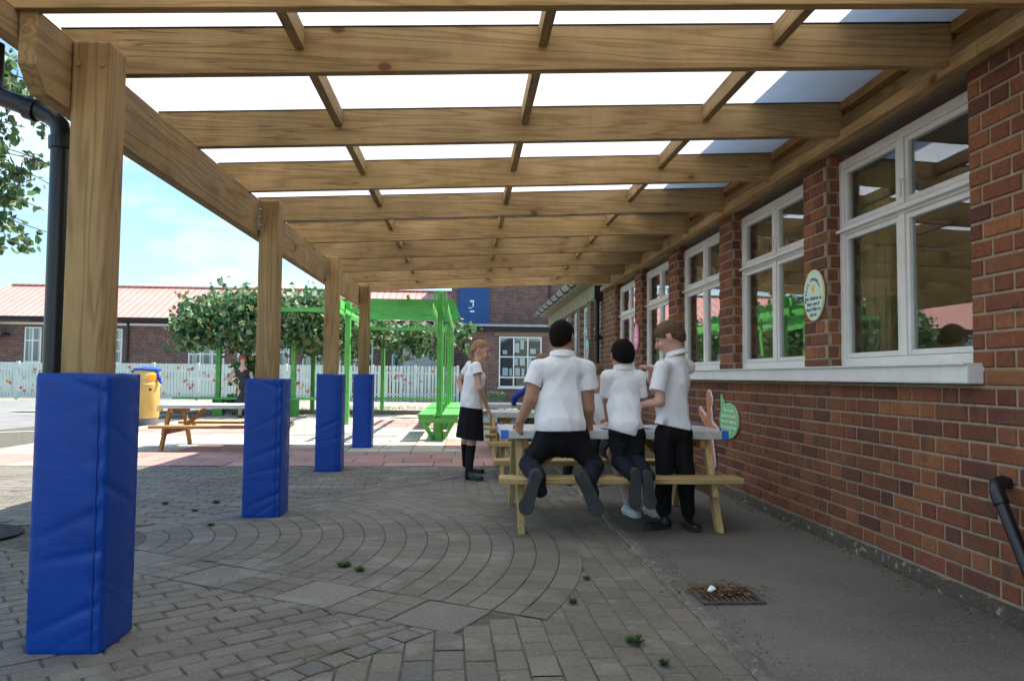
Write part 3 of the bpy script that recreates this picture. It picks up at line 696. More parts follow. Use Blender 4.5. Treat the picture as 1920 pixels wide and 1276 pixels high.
WING=[(12.95,14.0),(14.4,15.3),(15.75,16.65),(17.1,18.0),(18.5,19.4)]
mb=MB(); bond(mb,XW,1.2,12.95,.085,1.03)
for a,b in [(1.2,3.32)]+PIERS[1:]: bond(mb,XW,a,b,1.13 if a>2 else 1.03,2.56)
bond(mb,XW,1.2,3.32,2.56,3.0)
for a,b in PIERS[1:]:
    pass
mb.build('brickwork',M['brick_unit'],bld)
for a,b in PIERS[1:]:
    mb=MB(); bond(mb,a,XW+.004,XW+.12,1.13,2.56,1); mb.build('pier_return_bricks',M['brick_unit'],bld)
mb=MB(); mb.box((XW+.0,-3,-.2),(XW+.25,12.95,1.03)); mb.box((XW,-3,1.031),(XW+.25,3.32,3.02))
for a,b in PIERS[1:]: mb.box((XW,a,1.031),(XW+.25,b,2.56))
mb.box((XW,3.32,2.561),(XW+.25,12.95,3.02))
mb.build('wall',M['mortar'],bld)
mb=MB(); mb.cc=(.11,.09,.07)
mb.prism([(-3,-.05),(26,-.05),(26,.07),(-3,.07)],0,XW-.028,XW-.0005) ; mb.build('plinth',M['curb_grit'],bld)
# wing beyond the down pipe
mb=MB(); prev=12.95
mb.box((XW+.002,12.951,-.2),(XW+.25,21,.95))
for a,b in WING: 
    if a>prev: mb.box((XW+.002,prev,.951),(XW+.25,a,2.5))
    prev=b
mb.box((XW+.002,prev,.951),(XW+.25,21,2.5)); mb.build('wing_wall',M['brick_y'],bld)
mb=MB(); 
for i in range(6): mb.box((XW-.03,12.96+i*1.35,2.505),(XW+.25,14.29+i*1.35,2.79))
mb.build('concrete_lintel',M['stone'],bld,bevel=.005)
mb=MB(); mb.box((2.16,12.96,2.80),(XW+.25,21.0,2.84)); mb.box((2.16,-3,3.025),(XW+.25,12.95,3.06)); mb.build('soffit',M['stone'],bld)
mb=MB(); mb.box((2.13,12.96,2.80),(2.158,21.0,2.93)); mb.box((2.13,-3,3.025),(2.158,12.95,3.15)); mb.build('fascia',M['lead'],bld)
mb=MB(); mb.prism([(2.13,2.94),(6.5,5.3),(6.5,5.2),(2.2,2.86)],1,12.97,21.2); mb.prism([(2.13,3.16),(6.5,5.5),(6.5,5.4),(2.2,3.08)],1,-3,12.94); mb.build('roof',plain('grey_roof_tiles',(.16,.13,.12,1),.8,.2,8,.4,20),bld)
g=MB(); n=10                              # half-round gutter
def gutter(g,y0,y1,xc,zc,r):
    vs=[];
    for y in (y0,y1):
        for rr in (r,r-.008):
            for i in range(n+1): t=PI+PI*i/n; vs.append((xc+rr*math.cos(t),y,zc+rr*math.sin(t)))
    m_=n+1; fs=[]
    for i in range(n):
        fs.append((i,i+1,2*m_+i+1,2*m_+i)); fs.append((m_+i,m_+i+1,3*m_+i+1,3*m_+i)[::-1])
        fs.append((i,m_+i,m_+i+1,i+1)); fs.append((2*m_+i,2*m_+i+1,3*m_+i+1,3*m_+i))
    fs.append((0,2*m_,3*m_,m_)); fs.append((n,m_+n,3*m_+n,2*m_+n)); g.add(vs,fs)
gutter(g,12.97,21.2,2.055,2.89,.085); gutter(g,-3,12.9,2.055,3.12,.07); go=g.build('gutter',plain('grey_gutter',(.22,.225,.22,1),.35,.3,9),bld)
for i in range(9): y=13.2+i*.95; mb=MB(); mb.tube([(2.055+.092*math.cos(t),y,2.89+.092*math.sin(t)) for t in [PI+PI*k/8 for k in range(9)]],.016,6); mb.build('gutter_bracket',M['black_iron'],go)
# windows
def make_window(y0,y1,z0,z1,ztr,name='window',parent=bld,x=XW+.088,fr=.058):
    w=MB(); d=.055; f=fr; ym=(y0+y1)/2
    w.box((x,y0,z0),(x+d,y0+f,z1)); w.box((x,y1-f,z0),(x+d,y1,z1)); w.box((x+.001,y0+f,z1-f),(x+d,y1-f,z1)); w.box((x+.001,y0+f,z0),(x+d,y1-f,z0+f))
    w.box((x+.002,y0+f,ztr-.03),(x+d,y1-f,ztr+.03)); w.box((x-.002,ym-.028,z0+f),(x+d,ym+.028,ztr-.03)); w.box((x-.002,ym-.028,ztr+.03),(x+d,ym+.028,z1-f))
    w.box((x-.03,y0+.004,ztr-.012),(x+.003,y1-.004,ztr+.006))
    fo=w.build('window',M['white_old'],parent,bevel=.005); fo.name=name
    for (a,b) in ((y0+f,ym-.028),(ym+.028,y1-f)):
        for (c,e) in ((z0+f,ztr-.03),(ztr+.03,z1-f)):
            s_=MB(); t=.034; X0,X1=x+.006,x+.048
            s_.box((X0,a+.002,c+.002),(X1,a+t,e-.002)); s_.box((X0,b-t,c+.002),(X1,b-.002,e-.002)); s_.box((X0+.001,a+t,c+.002),(X1,b-t,c+t)); s_.box((X0+.001,a+t,e-t),(X1,b-t,e-.002))
            s_.build('sash',M['white_paint'],fo,bevel=.004)
            MB().box((x+.026,a+t-.004,c+t-.004),(x+.031,b-t+.004,e-t+.004)).build('pane',M['glass'],fo)
    mb=MB(); mb.tube([(x-.002,ym-.045,ztr+.16),(x-.03,ym-.045,ztr+.16),(x-.032,ym-.045,ztr+.06)],.007,6); mb.build('window_handle',M['white_paint'],fo)
    return fo
for a,b in WOPEN: make_window(a,b,1.13,2.50,2.03)
for a,b in WING: make_window(a,b,.96,2.50,1.98)
MB().box((XW-.085,3.25,1.035),(XW+.10,12.94,1.129)).build('window_sill',M['white_old'],bld,bevel=.008)
MB().box((XW-.10,3.25,1.125),(XW+.09,12.94,1.1335)).build('sill_lip',M['white_paint'],bld)
mb=MB(); mb.box((XW-.05,12.96,.89),(XW+.1,20.9,.958)); mb.build('window_sill',M['white_old'],bld,bevel=.006)
mb=MB(); mb.box((2.7,-3,-.1),(6.6,21,-.02)); mb.box((6.5,-3,-.02),(6.6,21,2.9)); mb.box((2.65,-3.1,0),(6.6,-3,2.9)); mb.box((2.65,21,0),(6.6,21.1,2.9)); mb.build('room_interior',M['room'],bld)
MB().box((2.65,-3,2.86),(6.6,21,2.9)).build('ceiling',M['ceiling'],bld)
CUR=['ochre curtain inside the window nearest the camera','ochre curtain inside the second window from the camera','ochre curtain inside the third window from the camera','ochre curtain inside the fourth window from the camera','ochre curtain inside the fifth window, nearest the black downpipe']
for i,(a,b) in enumerate(WOPEN):
    mb=MB(); nn=40; y1=b-.0; y0=b-(.34 if i==0 else .50); pr=None
    for k in range(nn+1):
        y=y0+(y1-y0)*k/nn; x=2.63+.022*math.sin(k*1.25+i)+.008*math.sin(k*2.9); cur=[(x,y,.4),(x,y,2.42)]
        if pr: mb.face([pr[0],cur[0],cur[1],pr[1]])
        pr=cur
    o=mb.build('curtain',M['curtain'],None,smooth=True); sm=o.modifiers.new('thick','SOLIDIFY'); sm.thickness=.006
    tag(o,CUR[i],'curtain','curtains inside the classroom windows')
for i,(x,y,lb) in enumerate(((4.2,4.6,'lit strip lamp seen through the window nearest the camera'),(4.2,8.4,'lit strip lamp inside the room behind the third and fourth windows'),(4.2,12.0,'lit strip lamp inside the room nearest the black downpipe'))):
    t=thing('strip_lamp',lb,'lamp',(x,y,2.6)); MB().box((x-.06,y-.6,2.63),(x+.06,y+.6,2.70)).build('housing',M['white_paint'],t); MB().tube([(x,y-.58,2.60),(x,y+.58,2.60)],.025,8).build('tube',M['tube'],t)
# down pipe
dp=thing('downpipe','black cast iron downpipe with hopper on the brick wall past the last canopy rafter','downpipe',(2.32,12.76,0))
mb=MB(); mb.tube([(2.31,12.76,0),(2.31,12.76,2.45)],.046,12); mb.build('pipe',M['black_iron'],dp,smooth=True)
mb=MB(); mb.tube([(2.31,12.76,1.70),(2.31,12.76,1.72),(2.31,12.76,1.78),(2.31,12.76,1.80)],[.05,.066,.066,.05],12); mb.box((2.35,12.69,1.73),(2.40,12.83,1.77)); mb.build('collar',M['black_iron'],dp)
mb=MB(); mb.box((2.24,12.66,2.45),(2.40,12.86,2.66)); mb.prism([(2.27,2.38),(2.37,2.38),(2.40,2.45),(2.24,2.45)],1,12.68,12.84); mb.build('hopper',M['black_iron'],dp)
wp=thing('waste_pipe','black plastic waste pipe slanting down the near brick wall at the right edge','pipe',(2.3,3.05,.3))
mb=MB(); p0=Vector((2.41,3.11,.605)); p1=Vector((2.33,3.09,.60)); p2=Vector((2.31,3.065,.565)); p3=Vector((2.31,2.80,.10)); mb.tube([p0,p1,p2,p3],.026,14); mb.build('pipe',M['black_pipe'],wp,smooth=True)
mb=MB(); mb.tube([p0+Vector((-.04,0,0)),p1,p2,p2+(p3-p2).normalized()*.05],.032,14); mb.build('elbow',M['black_pipe'],wp,smooth=True)
# signs on the wall
def oval_sign(name,label,cat,y,z,ry,rz,mat,edge,group=None):
    t=thing(name,label,cat,(XW-.02,y,z),group); x=XW-.012
    mb=MB(); mb.prism([(y+ry*math.cos(a),z+rz*math.sin(a)) for a in [i*2*PI/48 for i in range(48)]],0,x-.012,x); mb.build('board',edge,t)
    mb=MB(); mb.prism([(y+(ry-.008)*math.cos(a),z+(rz-.008)*math.sin(a)) for a in [i*2*PI/48 for i in range(48)]],0,x-.0135,x-.0125); mb.build('face',mat,t)
    return t,x-.0145
RT=(0,-1,0); UPV=(0,0,1)
def arc_text(mb,s,x,yc,zc,ra,rb,a0,a1,size):
    for i,ch in enumerate(s):
        if ch==' ': continue
        a=a0+(a1-a0)*i/(len(s)-1); add_text(mb,ch,size,(x,yc-ra*math.cos(a),zc+rb*math.sin(a)),RT,UPV,a-PI/2)
def star(y,z,r,n=5): return [(y+(r if i%2==0 else r*.45)*math.sin(i*PI/n+.15),z+(r if i%2==0 else r*.45)*math.cos(i*PI/n+.15)) for i in range(2*n)]
t,x=oval_sign('oval_sign','pale mint oval sign with gold star and blue lettering on the nearest brick pier','sign',4.862,1.625,.142,.175,M['sign_mint'],plain('sign_edge_yellow',(.75,.75,.5,1)))
mb=MB(); arc_text(mb,'Please remember...',x,4.862,1.605,.098,.120,R(188),R(-2),.042); mb.build('arched_lettering',M['ink'],t)
mb=MB(); 
for k,s in enumerate(('Ask children on','their own if','they’d like to','join in')): add_text(mb,s,.038,(x,4.862,1.592-.037*k),RT,UPV)
mb.build('lettering',M['ink'],t)
mb=MB(); mb.prism(star(4.862,1.668,.036),0,x-.0005,x+.001); mb.build('star',M['star'],t)
t,x=oval_sign('oval_sign','bright pink oval sign with white triangle on the fourth brick pier','sign',10.10,1.62,.145,.185,M['sign_pink'],M['sign_pink'])
mb=MB(); mb.prism([(10.10-.055,1.63),(10.10+.055,1.63),(10.10,1.76)],0,x-.001,x+.001); mb.build('white_triangle',M['ink_white'],t)
mb=MB(); mb.prism([(10.10-.028,1.645),(10.10+.028,1.645),(10.10,1.72)],0,x-.003,x-.001); mb.build('pink_triangle',M['sign_pink'],t)
mb=MB(); mb.box((x-.001,10.01,1.575),(x+.001,10.19,1.592)); mb.box((x-.001,10.03,1.535),(x+.001,10.17,1.550)); mb.build('white_lines',M['ink_white'],t)
t,x=oval_sign('oval_sign','green and pink oval sign with small figures on the pier beyond the downpipe','sign',14.2,1.60,.16,.20,M['sign_pink'],plain('sign_edge_green',(.25,.6,.42,1)))
mb=MB(); mb.prism([(14.2+.150*math.cos(a),1.60+.19*math.sin(a)) for a in [i*PI/24 for i in range(25)]],0,x-.001,x+.0005); mb.build('green_field',plain('mint_field',(.35,.62,.5,1)),t)
mb=MB()
for yy,zz,s_ in ((14.15,1.62,1),(14.25,1.58,.8)):
    mb.prism([(yy+.022*s_*math.cos(a),zz+.05*s_+.022*s_*math.sin(a)) for a in [i*PI/6 for i in range(12)]],0,x-.003,x-.0012); mb.prism([(yy-.03*s_,zz-.07*s_),(yy+.03*s_,zz-.07*s_),(yy+.015*s_,zz+.03*s_),(yy-.015*s_,zz+.03*s_)],0,x-.003,x-.0012)
mb.build('painted_figures',M['peach'],t)
# speech bubble
yc,zc=6.50,.672; t=thing('speech_bubble_sign','green speech bubble board with white writing on the low brick wall','sign',(XW-.02,yc,zc)); x=XW-.012
pts=[(yc+.235*math.cos(a),zc+.158*math.sin(a)) for a in [R(-262+i*7.2) for i in range(48)]]+[(yc+.215,zc+.245),(yc+.14,zc+.135)]
pts=[(yc+.235*math.cos(R(a)),zc+.158*math.sin(R(a))) for a in range(64,395,8)]; pts=[p for p in pts]+[(yc+.205,zc+.235)]
mb=MB(); mb.prism(pts,0,x-.012,x); mb.build('board',plain('sign_rim',(.45,.68,.42,1)),t)
pp=[(yc+(p[0]-yc)*.955,zc+(p[1]-zc)*.955) for p in pts]; mb=MB(); mb.prism(pp,0,x-.0135,x-.0125); mb.build('face',M['sign_green'],t)
mb=MB()
for k,s in enumerate(('“Run run run','as fast as you can!','You can’t catch me','I’m the gingerbread','man!”')): add_text(mb,s,.049,(x-.0145,yc,zc+.080-.051*k),RT,UPV)
mb.build('lettering',M['ink_white'],t)
# plain orange figure board beside it
t=thing('wall_cutout','flat orange rounded cutout board with pale edge on low wall behind the table end','wall decoration',(XW-.02,7.0,.6))
def blob(sc,x0,x1,mat,nm):
    g=SDF((x0-.005,6.55,.12),(x1+.005,7.5,1.02),.007)
    for a,b,ra,rb in (((0,7.02,.84),(0,7.03,.86),.095,.085),((0,7.02,.70),(0,7.02,.50),.085,.095),((0,7.05,.60),(0,7.30,.72),.06,.05),((0,6.98,.60),(0,6.80,.55),.055,.045),((0,7.05,.45),(0,7.12,.30),.06,.05),((0,6.98,.45),(0,6.90,.24),.06,.05)):
        g.cone((x0,a[1],a[2]),(x0,b[1],b[2]),ra*sc,rb*sc,.03); 
    G=g.grid(); s2=SDF((x0-.012,6.55,.12),(x1+.012,7.5,1.02),.006); G=s2.grid(); 
    for a,b,ra,rb in (((0,7.02,.84),(0,7.03,.86),.095,.085),((0,7.02,.70),(0,7.02,.50),.085,.095),((0,7.05,.60),(0,7.30,.72),.06,.05),((0,6.98,.60),(0,6.80,.55),.055,.045),((0,7.05,.45),(0,7.12,.30),.06,.05),((0,6.98,.45),(0,6.90,.24),.06,.05)):
        s2.cone(((x0+x1)/2,a[1],a[2]),((x0+x1)/2,b[1],b[2]),ra-sc,rb-sc,.03)
    s2.D=np.maximum(s2.D,(np.abs(G[...,0]-(x0+x1)/2)-(x1-x0)/2).astype(np.float32)); return s2.mesh(nm,mat,t,0)
blob(0,XW-.026,XW-.010,M['cut_edge'],'board'); blob(.02,XW-.034,XW-.020,M['cut_orange'],'painted_figure')
# ------------------------------------------------------------------ timber canopy
cn=thing('timber_canopy','treated timber lean-to canopy with white translucent roof sheets','canopy',(0,7,0))
def zr(x): return 2.44+.047*x
mb0=MB(); xl,xr=-1.80,2.30; mb0.prism([(xl,zr(xl)),(xr,zr(xr)),(xr,zr(xr)+.208),(xl,zr(xl)+.208)],1,-.024,.024)
raf=None
for i in range(-3,10):
    y=3.283+1.026*i+.024 if i>=0 else (2.72,1.70,.7)[-1-i]
    if i==9: continue
    if raf is None: raf=mb0.build('rafter',M['wood_x'],cn,bevel=.004,loc=(0,y-7,0)); o=raf
    else: o=raf.copy(); COL.objects.link(o); o.location=(0,y-7,0)
YS=[3.307+1.026*i for i in range(9)]
nog=None
for i in range(-1,8):
    y0,y1=(2.72,3.307) if i<0 else (YS[i],YS[i+1])
    for xn in (-.785,.315,1.42):
        L_=y1-y0-.05; z=zr(xn)+.108
        mb=MB(); mb.box((xn,y0+.026,z),(xn+.045,y1-.026,z+.095)); mb.build('noggin',M['wood_y'],cn,bevel=.003)
POSTY=[2.95,5.60,8.21,10.86]
for i,y in enumerate(POSTY):
    mb=MB(); mb.box((-1.572,y,0),(-1.424,y+.148,2.37+.0)); mb.build('post',M['wood_z'],cn,bevel=.012)
for bx_ in (-1.545,-1.452):
    mb=MB(); mb.tube([(bx_,2.951,2.27),(bx_,2.944,2.27)],.011,10); mb.build('bolt_head',M['redpine_y'],cn)
for a,b in ((2.72,5.585),(5.587,8.20),(8.202,11.72)):
    mb=MB(); z0=2.085
    if a==2.72: mb.prism([(2.72,2.17),(2.80,2.085),(b,2.085),(b,2.372),(2.72,2.372)],0,-1.64,-1.574)
    else: mb.box((-1.64,a,z0),(-1.574,b,2.372))
    mb.build('beam',M['wood_y'],cn,bevel=.004)
mb=MB(); mb.box((-1.70,-2,2.258),(-1.645,2.92,2.37)); mb.build('outer_beam',M['wood_y'],cn,bevel=.004)
mb=MB(); mb.box((-1.845,-2,2.36),(-1.802,11.75,2.55)); mb.build('fascia_board',M['wood_y'],cn,bevel=.003)
for k,(a,b) in enumerate(((-2,3.1),(3.102,7.6),(7.602,12.35))):
    mb=MB(); mb.box((2.352,a,2.53),(2.397,b,2.80)); mb.build('ledger',M['wood_y'],cn,bevel=.003)
    mb=MB(); mb.box((2.285,a,2.515),(2.351,b,2.585)); mb.build('ledger_batten',M['pine_y'] if k==9 else M['wood_y'],cn,bevel=.003)
for i in range(-1,8):
    y0,y1=(2.75,3.27) if i<0 else (YS[i]+.03,YS[i+1]-.03)
    mb=MB(); mb.box((2.285,y0,2.70),(2.350,y1,2.755)); mb.build('wall_batten',M['redpine_y'],cn,bevel=.003)
mb=MB(); mb.box((-1.575,5.56,2.13),(-1.56,5.599,2.33)); 
for z in (2.17,2.23,2.29): mb.tube([(-1.562,5.575,z),(-1.548,5.575,z)],.008,6)
mb.build('joint_plate',M['steel'],cn)
mb=MB(); mb.box((-1.575,8.17,2.13),(-1.56,8.209,2.33)); mb.build('joint_plate',M['steel'],cn)
mb=MB(); bx=-1.86; 
for a,b in ((-2,3.304),(3.31,7.40),(7.406,11.85)): mb.add([(bx,a,zr(bx)+.212),(2.385,a,zr(2.385)+.212),(2.385,b,zr(2.385)+.212),(bx,b,zr(bx)+.212)],[(0,1,2,3)])
mb.build('roof_sheet',M['panel'],cn)
mb=MB()
for y in YS: mb.prism([(xl,zr(xl)+.2085),(xr,zr(xr)+.2085),(xr,zr(xr)+.2115),(xl,zr(xl)+.2115)],1,y-.03,y+.03)
mb.build('glazing_strip',M['black_pipe'],cn)
# gutter + drain pipe of the canopy
gt=thing('canopy_gutter','black gutter along the outer edge of the canopy roof','gutter',(-1.93,5,2.3)); g=MB(); gutter(g,-2,11.85,-1.905,2.50,.055); g.build('trough',M['black_pipe'],gt)
pp_=thing('canopy_downpipe','black plastic downpipe running down beside the nearest padded post','downpipe',(-1.69,3.13,0))
mb=MB(); pts=[(-2.6,3.13,2.52),(-1.98,3.13,2.205),(-1.78,3.13,2.135),(-1.735,3.13,2.115),(-1.705,3.13,2.08),(-1.697,3.13,2.03),(-1.690,3.13,.0)]; mb.tube(pts,.038,18); mb.build('pipe',M['black_pipe'],pp_,smooth=True)
for q in ([(-1.84,3.13,2.150),(-1.80,3.13,2.138)],[(-1.699,3.13,2.03),(-1.697,3.13,1.98)]): mb=MB(); mb.tube(q,.046,16); mb.build('coupling',M['black_pipe'],pp_)
mb=MB(); mb.tube([(-1.985,3.13,2.42),(-1.985,3.13,2.20)],.041,16); mb.build('upper_pipe',M['black_pipe'],pp_,smooth=True)
# blue pads
PL=['tall blue vinyl pad laced round the nearest canopy post','blue vinyl pad round the second canopy post from the camera','blue vinyl pad round the third canopy post from the camera','blue vinyl pad round the farthest canopy post, beyond the other three']
def make_pad(y,top,bot,lab,seed):
    t=thing('post_pad',lab,'post pad',(-1.49,y+.074,0),'blue pads wrapped round the canopy posts')
    x0,x1,y0,y1=-1.625,-1.352,y-.062,y+.208; rs=np.random.RandomState(seed)
    nz_=90; per=[]; nn=22
    for (a,b) in (((x0,y0),(x1,y0)),((x1,y0),(x1,y1)),((x1,y1),(x0,y1)),((x0,y1),(x0,y0))):
        for i in range(nn): u=i/nn; per.append((a[0]+(b[0]-a[0])*u,a[1]+(b[1]-a[1])*u))
    cx,cy=(x0+x1)/2,(y0+y1)/2; vs=[]; ph=rs.rand(6)*6
    for k in range(nz_+1):
        v=k/nz_; z=bot+(top-bot)*v
        for i,(px,py) in enumerate(per):
            u=(i%nn)/nn; fcn=i//nn; edge=min(u,1-u)
            rr=1.0
            s=.0035*math.sin(PI*u)*1.6
            # diagonal pull creases fanning from the seam
            cr=0
            for q,(zc,sl,am,wd) in enumerate(((.93,-.10,.011,.012),(.72,.14,.006,.012),(.50,.12,.010,.018),(.34,.05,.006,.014),(.15,.12,.009,.014),(.08,.16,.006,.01))):
                zz=zc+.02*math.sin(ph[q]); dd=v-(zz+(u-.85)*sl*(1 if fcn%2==0 else -1)); cr-=am*math.exp(-(dd/wd)**2)*(u if fcn!=1 else (1-u))**.7*(.5+.5*math.sin(ph[q]+fcn*2))
            s+=cr+.0012*math.sin(z*55+ph[0]+fcn)*math.exp(-((u-.9)/.12)**2)*2
            if fcn==0: s+=-.006*math.exp(-((u-.86)/.012)**2)+.005*math.exp(-((u-.92)/.03)**2)
            cap=0
            if k==nz_: cap=-.006
            if k==0: cap=-.003
            nx,ny=((0,-1),(1,0),(0,1),(-1,0))[fcn]
            # rounded corners
            e2=max(0,.04-edge)/.04; s-=.007*e2*e2
            vs.append((px+nx*(s+cap),py+ny*(s+cap),z+.004*math.sin(u*7+fcn+ph[1])*(1 if k>nz_-2 else 0)))
    n4=len(per); fs=[]
    for k in range(nz_):
        for i in range(n4): j=(i+1)%n4; fs.append((k*n4+i,k*n4+j,(k+1)*n4+j,(k+1)*n4+i))
    fs.append(tuple(nz_*n4+i for i in range(n4))); fs.append(tuple(range(n4))[::-1])
    mb=MB(); mb.add(vs,fs); mb.build('cover',M['vinyl'],t,smooth=True)
    mb=MB(); sx=x0+.86*(x1-x0); mb.tube([(sx,y0-.002,bot+.01),(sx+.001,y0-.003,bot+(top-bot)*.5),(sx,y0-.002,bot+(top-bot)*.88)],.0022,6); mb.build('zip',M['cloth_blue'],t)
make_pad(POSTY[0],1.045,.0,PL[0],1); make_pad(POSTY[1],1.015,-.0,PL[1],2); make_pad(POSTY[2],1.055,.0,PL[2],3); make_pad(POSTY[3],1.065,.0,PL[3],4)
# ------------------------------------------------------------------ picnic tables
def make_table(name,label,corners,mw='pine'):
    t=thing(name,label,'picnic table',(0,0,0)); Lt=.81; Lb=.83
    mb=MB(); ny=4; w=.68/ny
    for i in range(ny): mb.box((-Lt+.02,-.34+i*w+.003,.635),(Lt-.02,-.34+(i+1)*w-.003,.67))
    mb.box((-Lt,-.365,.617),(Lt,-.341,.672)); mb.box((-Lt,.341,.617),(Lt,.365,.672)); mb.box((-Lt,-.340,.617),(-Lt+.019,.340,.672)); mb.box((Lt-.019,-.340,.617),(Lt,.340,.672))
    top=mb.build('tabletop',M['table_top'],t,bevel=.003)
    if corners:
        for sx in (-1,1):
            for sy in (-1,1):
                mb=MB(); mb.box((sx*(Lt-.05),sy*.305,.6145),(sx*(Lt+.003),sy*.368,.6755)); mb.build('corner_cap',M[corners],top,bevel=.004)
        mb=MB()
        for i in range(9):
            for j in (0,1): mb.box((-.5+i*.11,-.2+j*.1+.05*(i%2),.6705),(-.5+i*.11+.05,-.2+j*.1+.05*(i%2)+.05,.6725))
        mb.build('game_squares',M['cloth_blue'],top)
    for sy in (-1,1):
        mb=MB(); mb.box((-Lb,sy*.42,.335),(Lb,sy*.61,.375)); mb.build('seat',M[mw+'_x'],t,bevel=.006)
    for sx in (-1,1):
        x=sx*.68
        for sy in (-1,1):
            mb=MB(); mb.prism([(sy*.575,0),(sy*.495,0),(sy*.20,.617),(sy*.28,.617)],0,x-.022,x+.022); mb.build('leg',M[mw+'_z'],t,bevel=.004)
        mb=MB(); mb.prism([(-.60,.245),(-.57,.334),(.57,.334),(.60,.245),],0,x-sx*.023,x-sx*.063); mb.build('seat_bearer',M[mw+'_y'],t,bevel=.004)
        mb=MB(); mb.prism([(-.34,.56),(-.31,.616),(.31,.616),(.34,.56)][::-1],0,x-sx*.023,x-sx*.063) if False else mb.box((x-sx*.023,-.33,.545),(x-sx*.063,.33,.616)); mb.build('top_bearer',M['redpine_y'],t,bevel=.004)
        mb=MB(); mb.bar((x-sx*.05,0,.27),(x-sx*.40,0,.60),.06,.04,(0,1,0)); mb.build('brace',M['redpine_x'],t,bevel=.004)
    return t
T1=make_table('picnic_table','low picnic table with blue corner caps, nearest the camera, children kneeling on its bench','table_blue'); T1.location=(1.068,5.505,0); T1['group']='picnic tables under the canopy'
T2=make_table('picnic_table','grey topped picnic table where the ginger haired girl rests her hand',None); T2.location=(1.07,8.10,0); T2['group']='picnic tables under the canopy'
T3=copy_tree(T2,(1.07,10.35,0),label='farthest of three picnic tables in the row, where the child in blue jumper sits')
TA=copy_tree(T2,(-3.42,10.78,0),label='picnic table out in the sun beyond the second padded post'); TA.scale=(1,1,.92); del TA['group']
for o in [c for c in COL.objects if c.parent==TA]:
    sl=o.material_slots[0]; m0=sl.material
    for k_ in 'xyz':
        if m0==M['pine_'+k_]: sl.link='OBJECT'; sl.material=M['redpine_'+k_]
MB().box((-4.23,10.40,.625*.92),(-4.17,10.46,.6745*.92)).build('yellow_corner_mark',M['yellow_paint'],TA)
# ------------------------------------------------------------------ litter bin
bn=thing('litter_bin','round yellow plastic litter bin with orange slot and grey base','bin',(-6.5,15.45,0))
def lathe(prof,cx,cy,n=36):
    mb=MB(); vs=[]; 
    for r_,z in prof: vs+=[(cx+r_*math.cos(2*PI*i/n),cy+r_*math.sin(2*PI*i/n),z) for i in range(n)]
    fs=[]
    for k in range(len(prof)-1):
        for i in range(n): j=(i+1)%n; fs.append((k*n+i,k*n+j,(k+1)*n+j,(k+1)*n+i))
    mb.add(vs,fs+[tuple(range(n))[::-1],tuple((len(prof)-1)*n+i for i in range(n))]); return mb
bx,by=-6.5,15.45
lathe([(.235,.14),(.25,.16),(.255,.78),(.262,.80),(.262,.83),(.25,.84),(.25,1.04),(.23,1.10),(.12,1.145),(.01,1.155)],bx,by).build('body',M['bin'],bn,smooth=True)
lathe([(.225,0),(.235,.02),(.235,.15),(.22,.151)],bx,by).build('base',M['bin_base'],bn,smooth=True)
mb=MB(); 
for i in range(5):
    a0=R(-62+i*10); a1=R(-62+(i+1)*10); mb.face([(bx+.257*math.cos(a),by+.257*math.sin(a),z) for a,z in ((a0,.90),(a1,.90),(a1,1.02),(a0,1.02))])
mb.build('opening',M['bin_open'],bn)
mb=MB(); a=R(-58); b=R(-46); mb.face([(bx+.259*math.cos(q),by+.259*math.sin(q),z) for q,z in ((a,.70),(b,.70),(b,.745),(a,.745))]); mb.build('label_patch',M['dark'],bn)
g=SDF((bx-.45,by-.4,.8),(bx+.5,by+.4,1.35),.012); g.ell((bx+.02,by,1.13),(.27,.25,.06),.02); g.cone((bx+.22,by-.06,1.10),(bx+.31,by-.08,.86),.05,.04,.04); g.cone((bx-.2,by-.05,1.12),(bx-.28,by-.05,1.06),.04,.03,.04); g.folds(.02,45,5,(1,1,1))
tag(g.mesh('blue_jumper',M['cloth_blue'],None),'crumpled royal blue jumper draped over the yellow bin','jumper')
# ------------------------------------------------------------------ green pergola
pg=thing('pergola','bright green timber pergola with open slatted roof and post divider in the sunny yard','pergola',(-1.5,17,0))
G_=M['green']
for i,y in enumerate([12.2,13.1,14.0,14.9,15.8,16.7,17.6]):
    mb=MB(); w=.042 if i==0 else .013; z1=2.47 if i==0 else 2.35; xx=-.43+.022*i; mb.box((xx-w,y,.0 if i in (0,4) else .3),(xx+w,y+.09,z1)); mb.build('post',G_,pg,bevel=.006)
for x in (-.515,-.345): MB().box((x-.015,12.1,2.30),(x+.015,12.24,2.44)).build('clasp',G_,pg)
for x in (-.31,-.55): MB().box((x-.02,11.75,2.12),(x+.02,18.1,2.225)).build('long_beam',G_,pg,bevel=.004)
for i in range(7):
    y=12.45+.52*i; mb=MB(); xl_=-.1365*y; xr_=-.20+.012*i
    mb.add([(xl_,y,2.226),(xr_-.06,y,2.226),(xr_,y,2.30),(xr_,y,2.345),(xl_,y,2.345),(xl_,y+.045,2.226),(xr_-.06,y+.045,2.226),(xr_,y+.045,2.30),(xr_,y+.045,2.345),(xl_,y+.045,2.345)],[(0,1,2,3,4),(9,8,7,6,5),(0,5,6,1),(1,6,7,2),(2,7,8,3),(3,8,9,4),(4,9,5,0)])
    mb.build('cross_slat',G_,pg)
MB().bar((-1.70,12.4,2.18),(-2.30,16.6,2.18),.05,.09).build('long_beam',G_,pg)
MB().box((-1.0,12.3,2.350),(-.955,15.8,2.40)).build('top_strip',G_,pg)
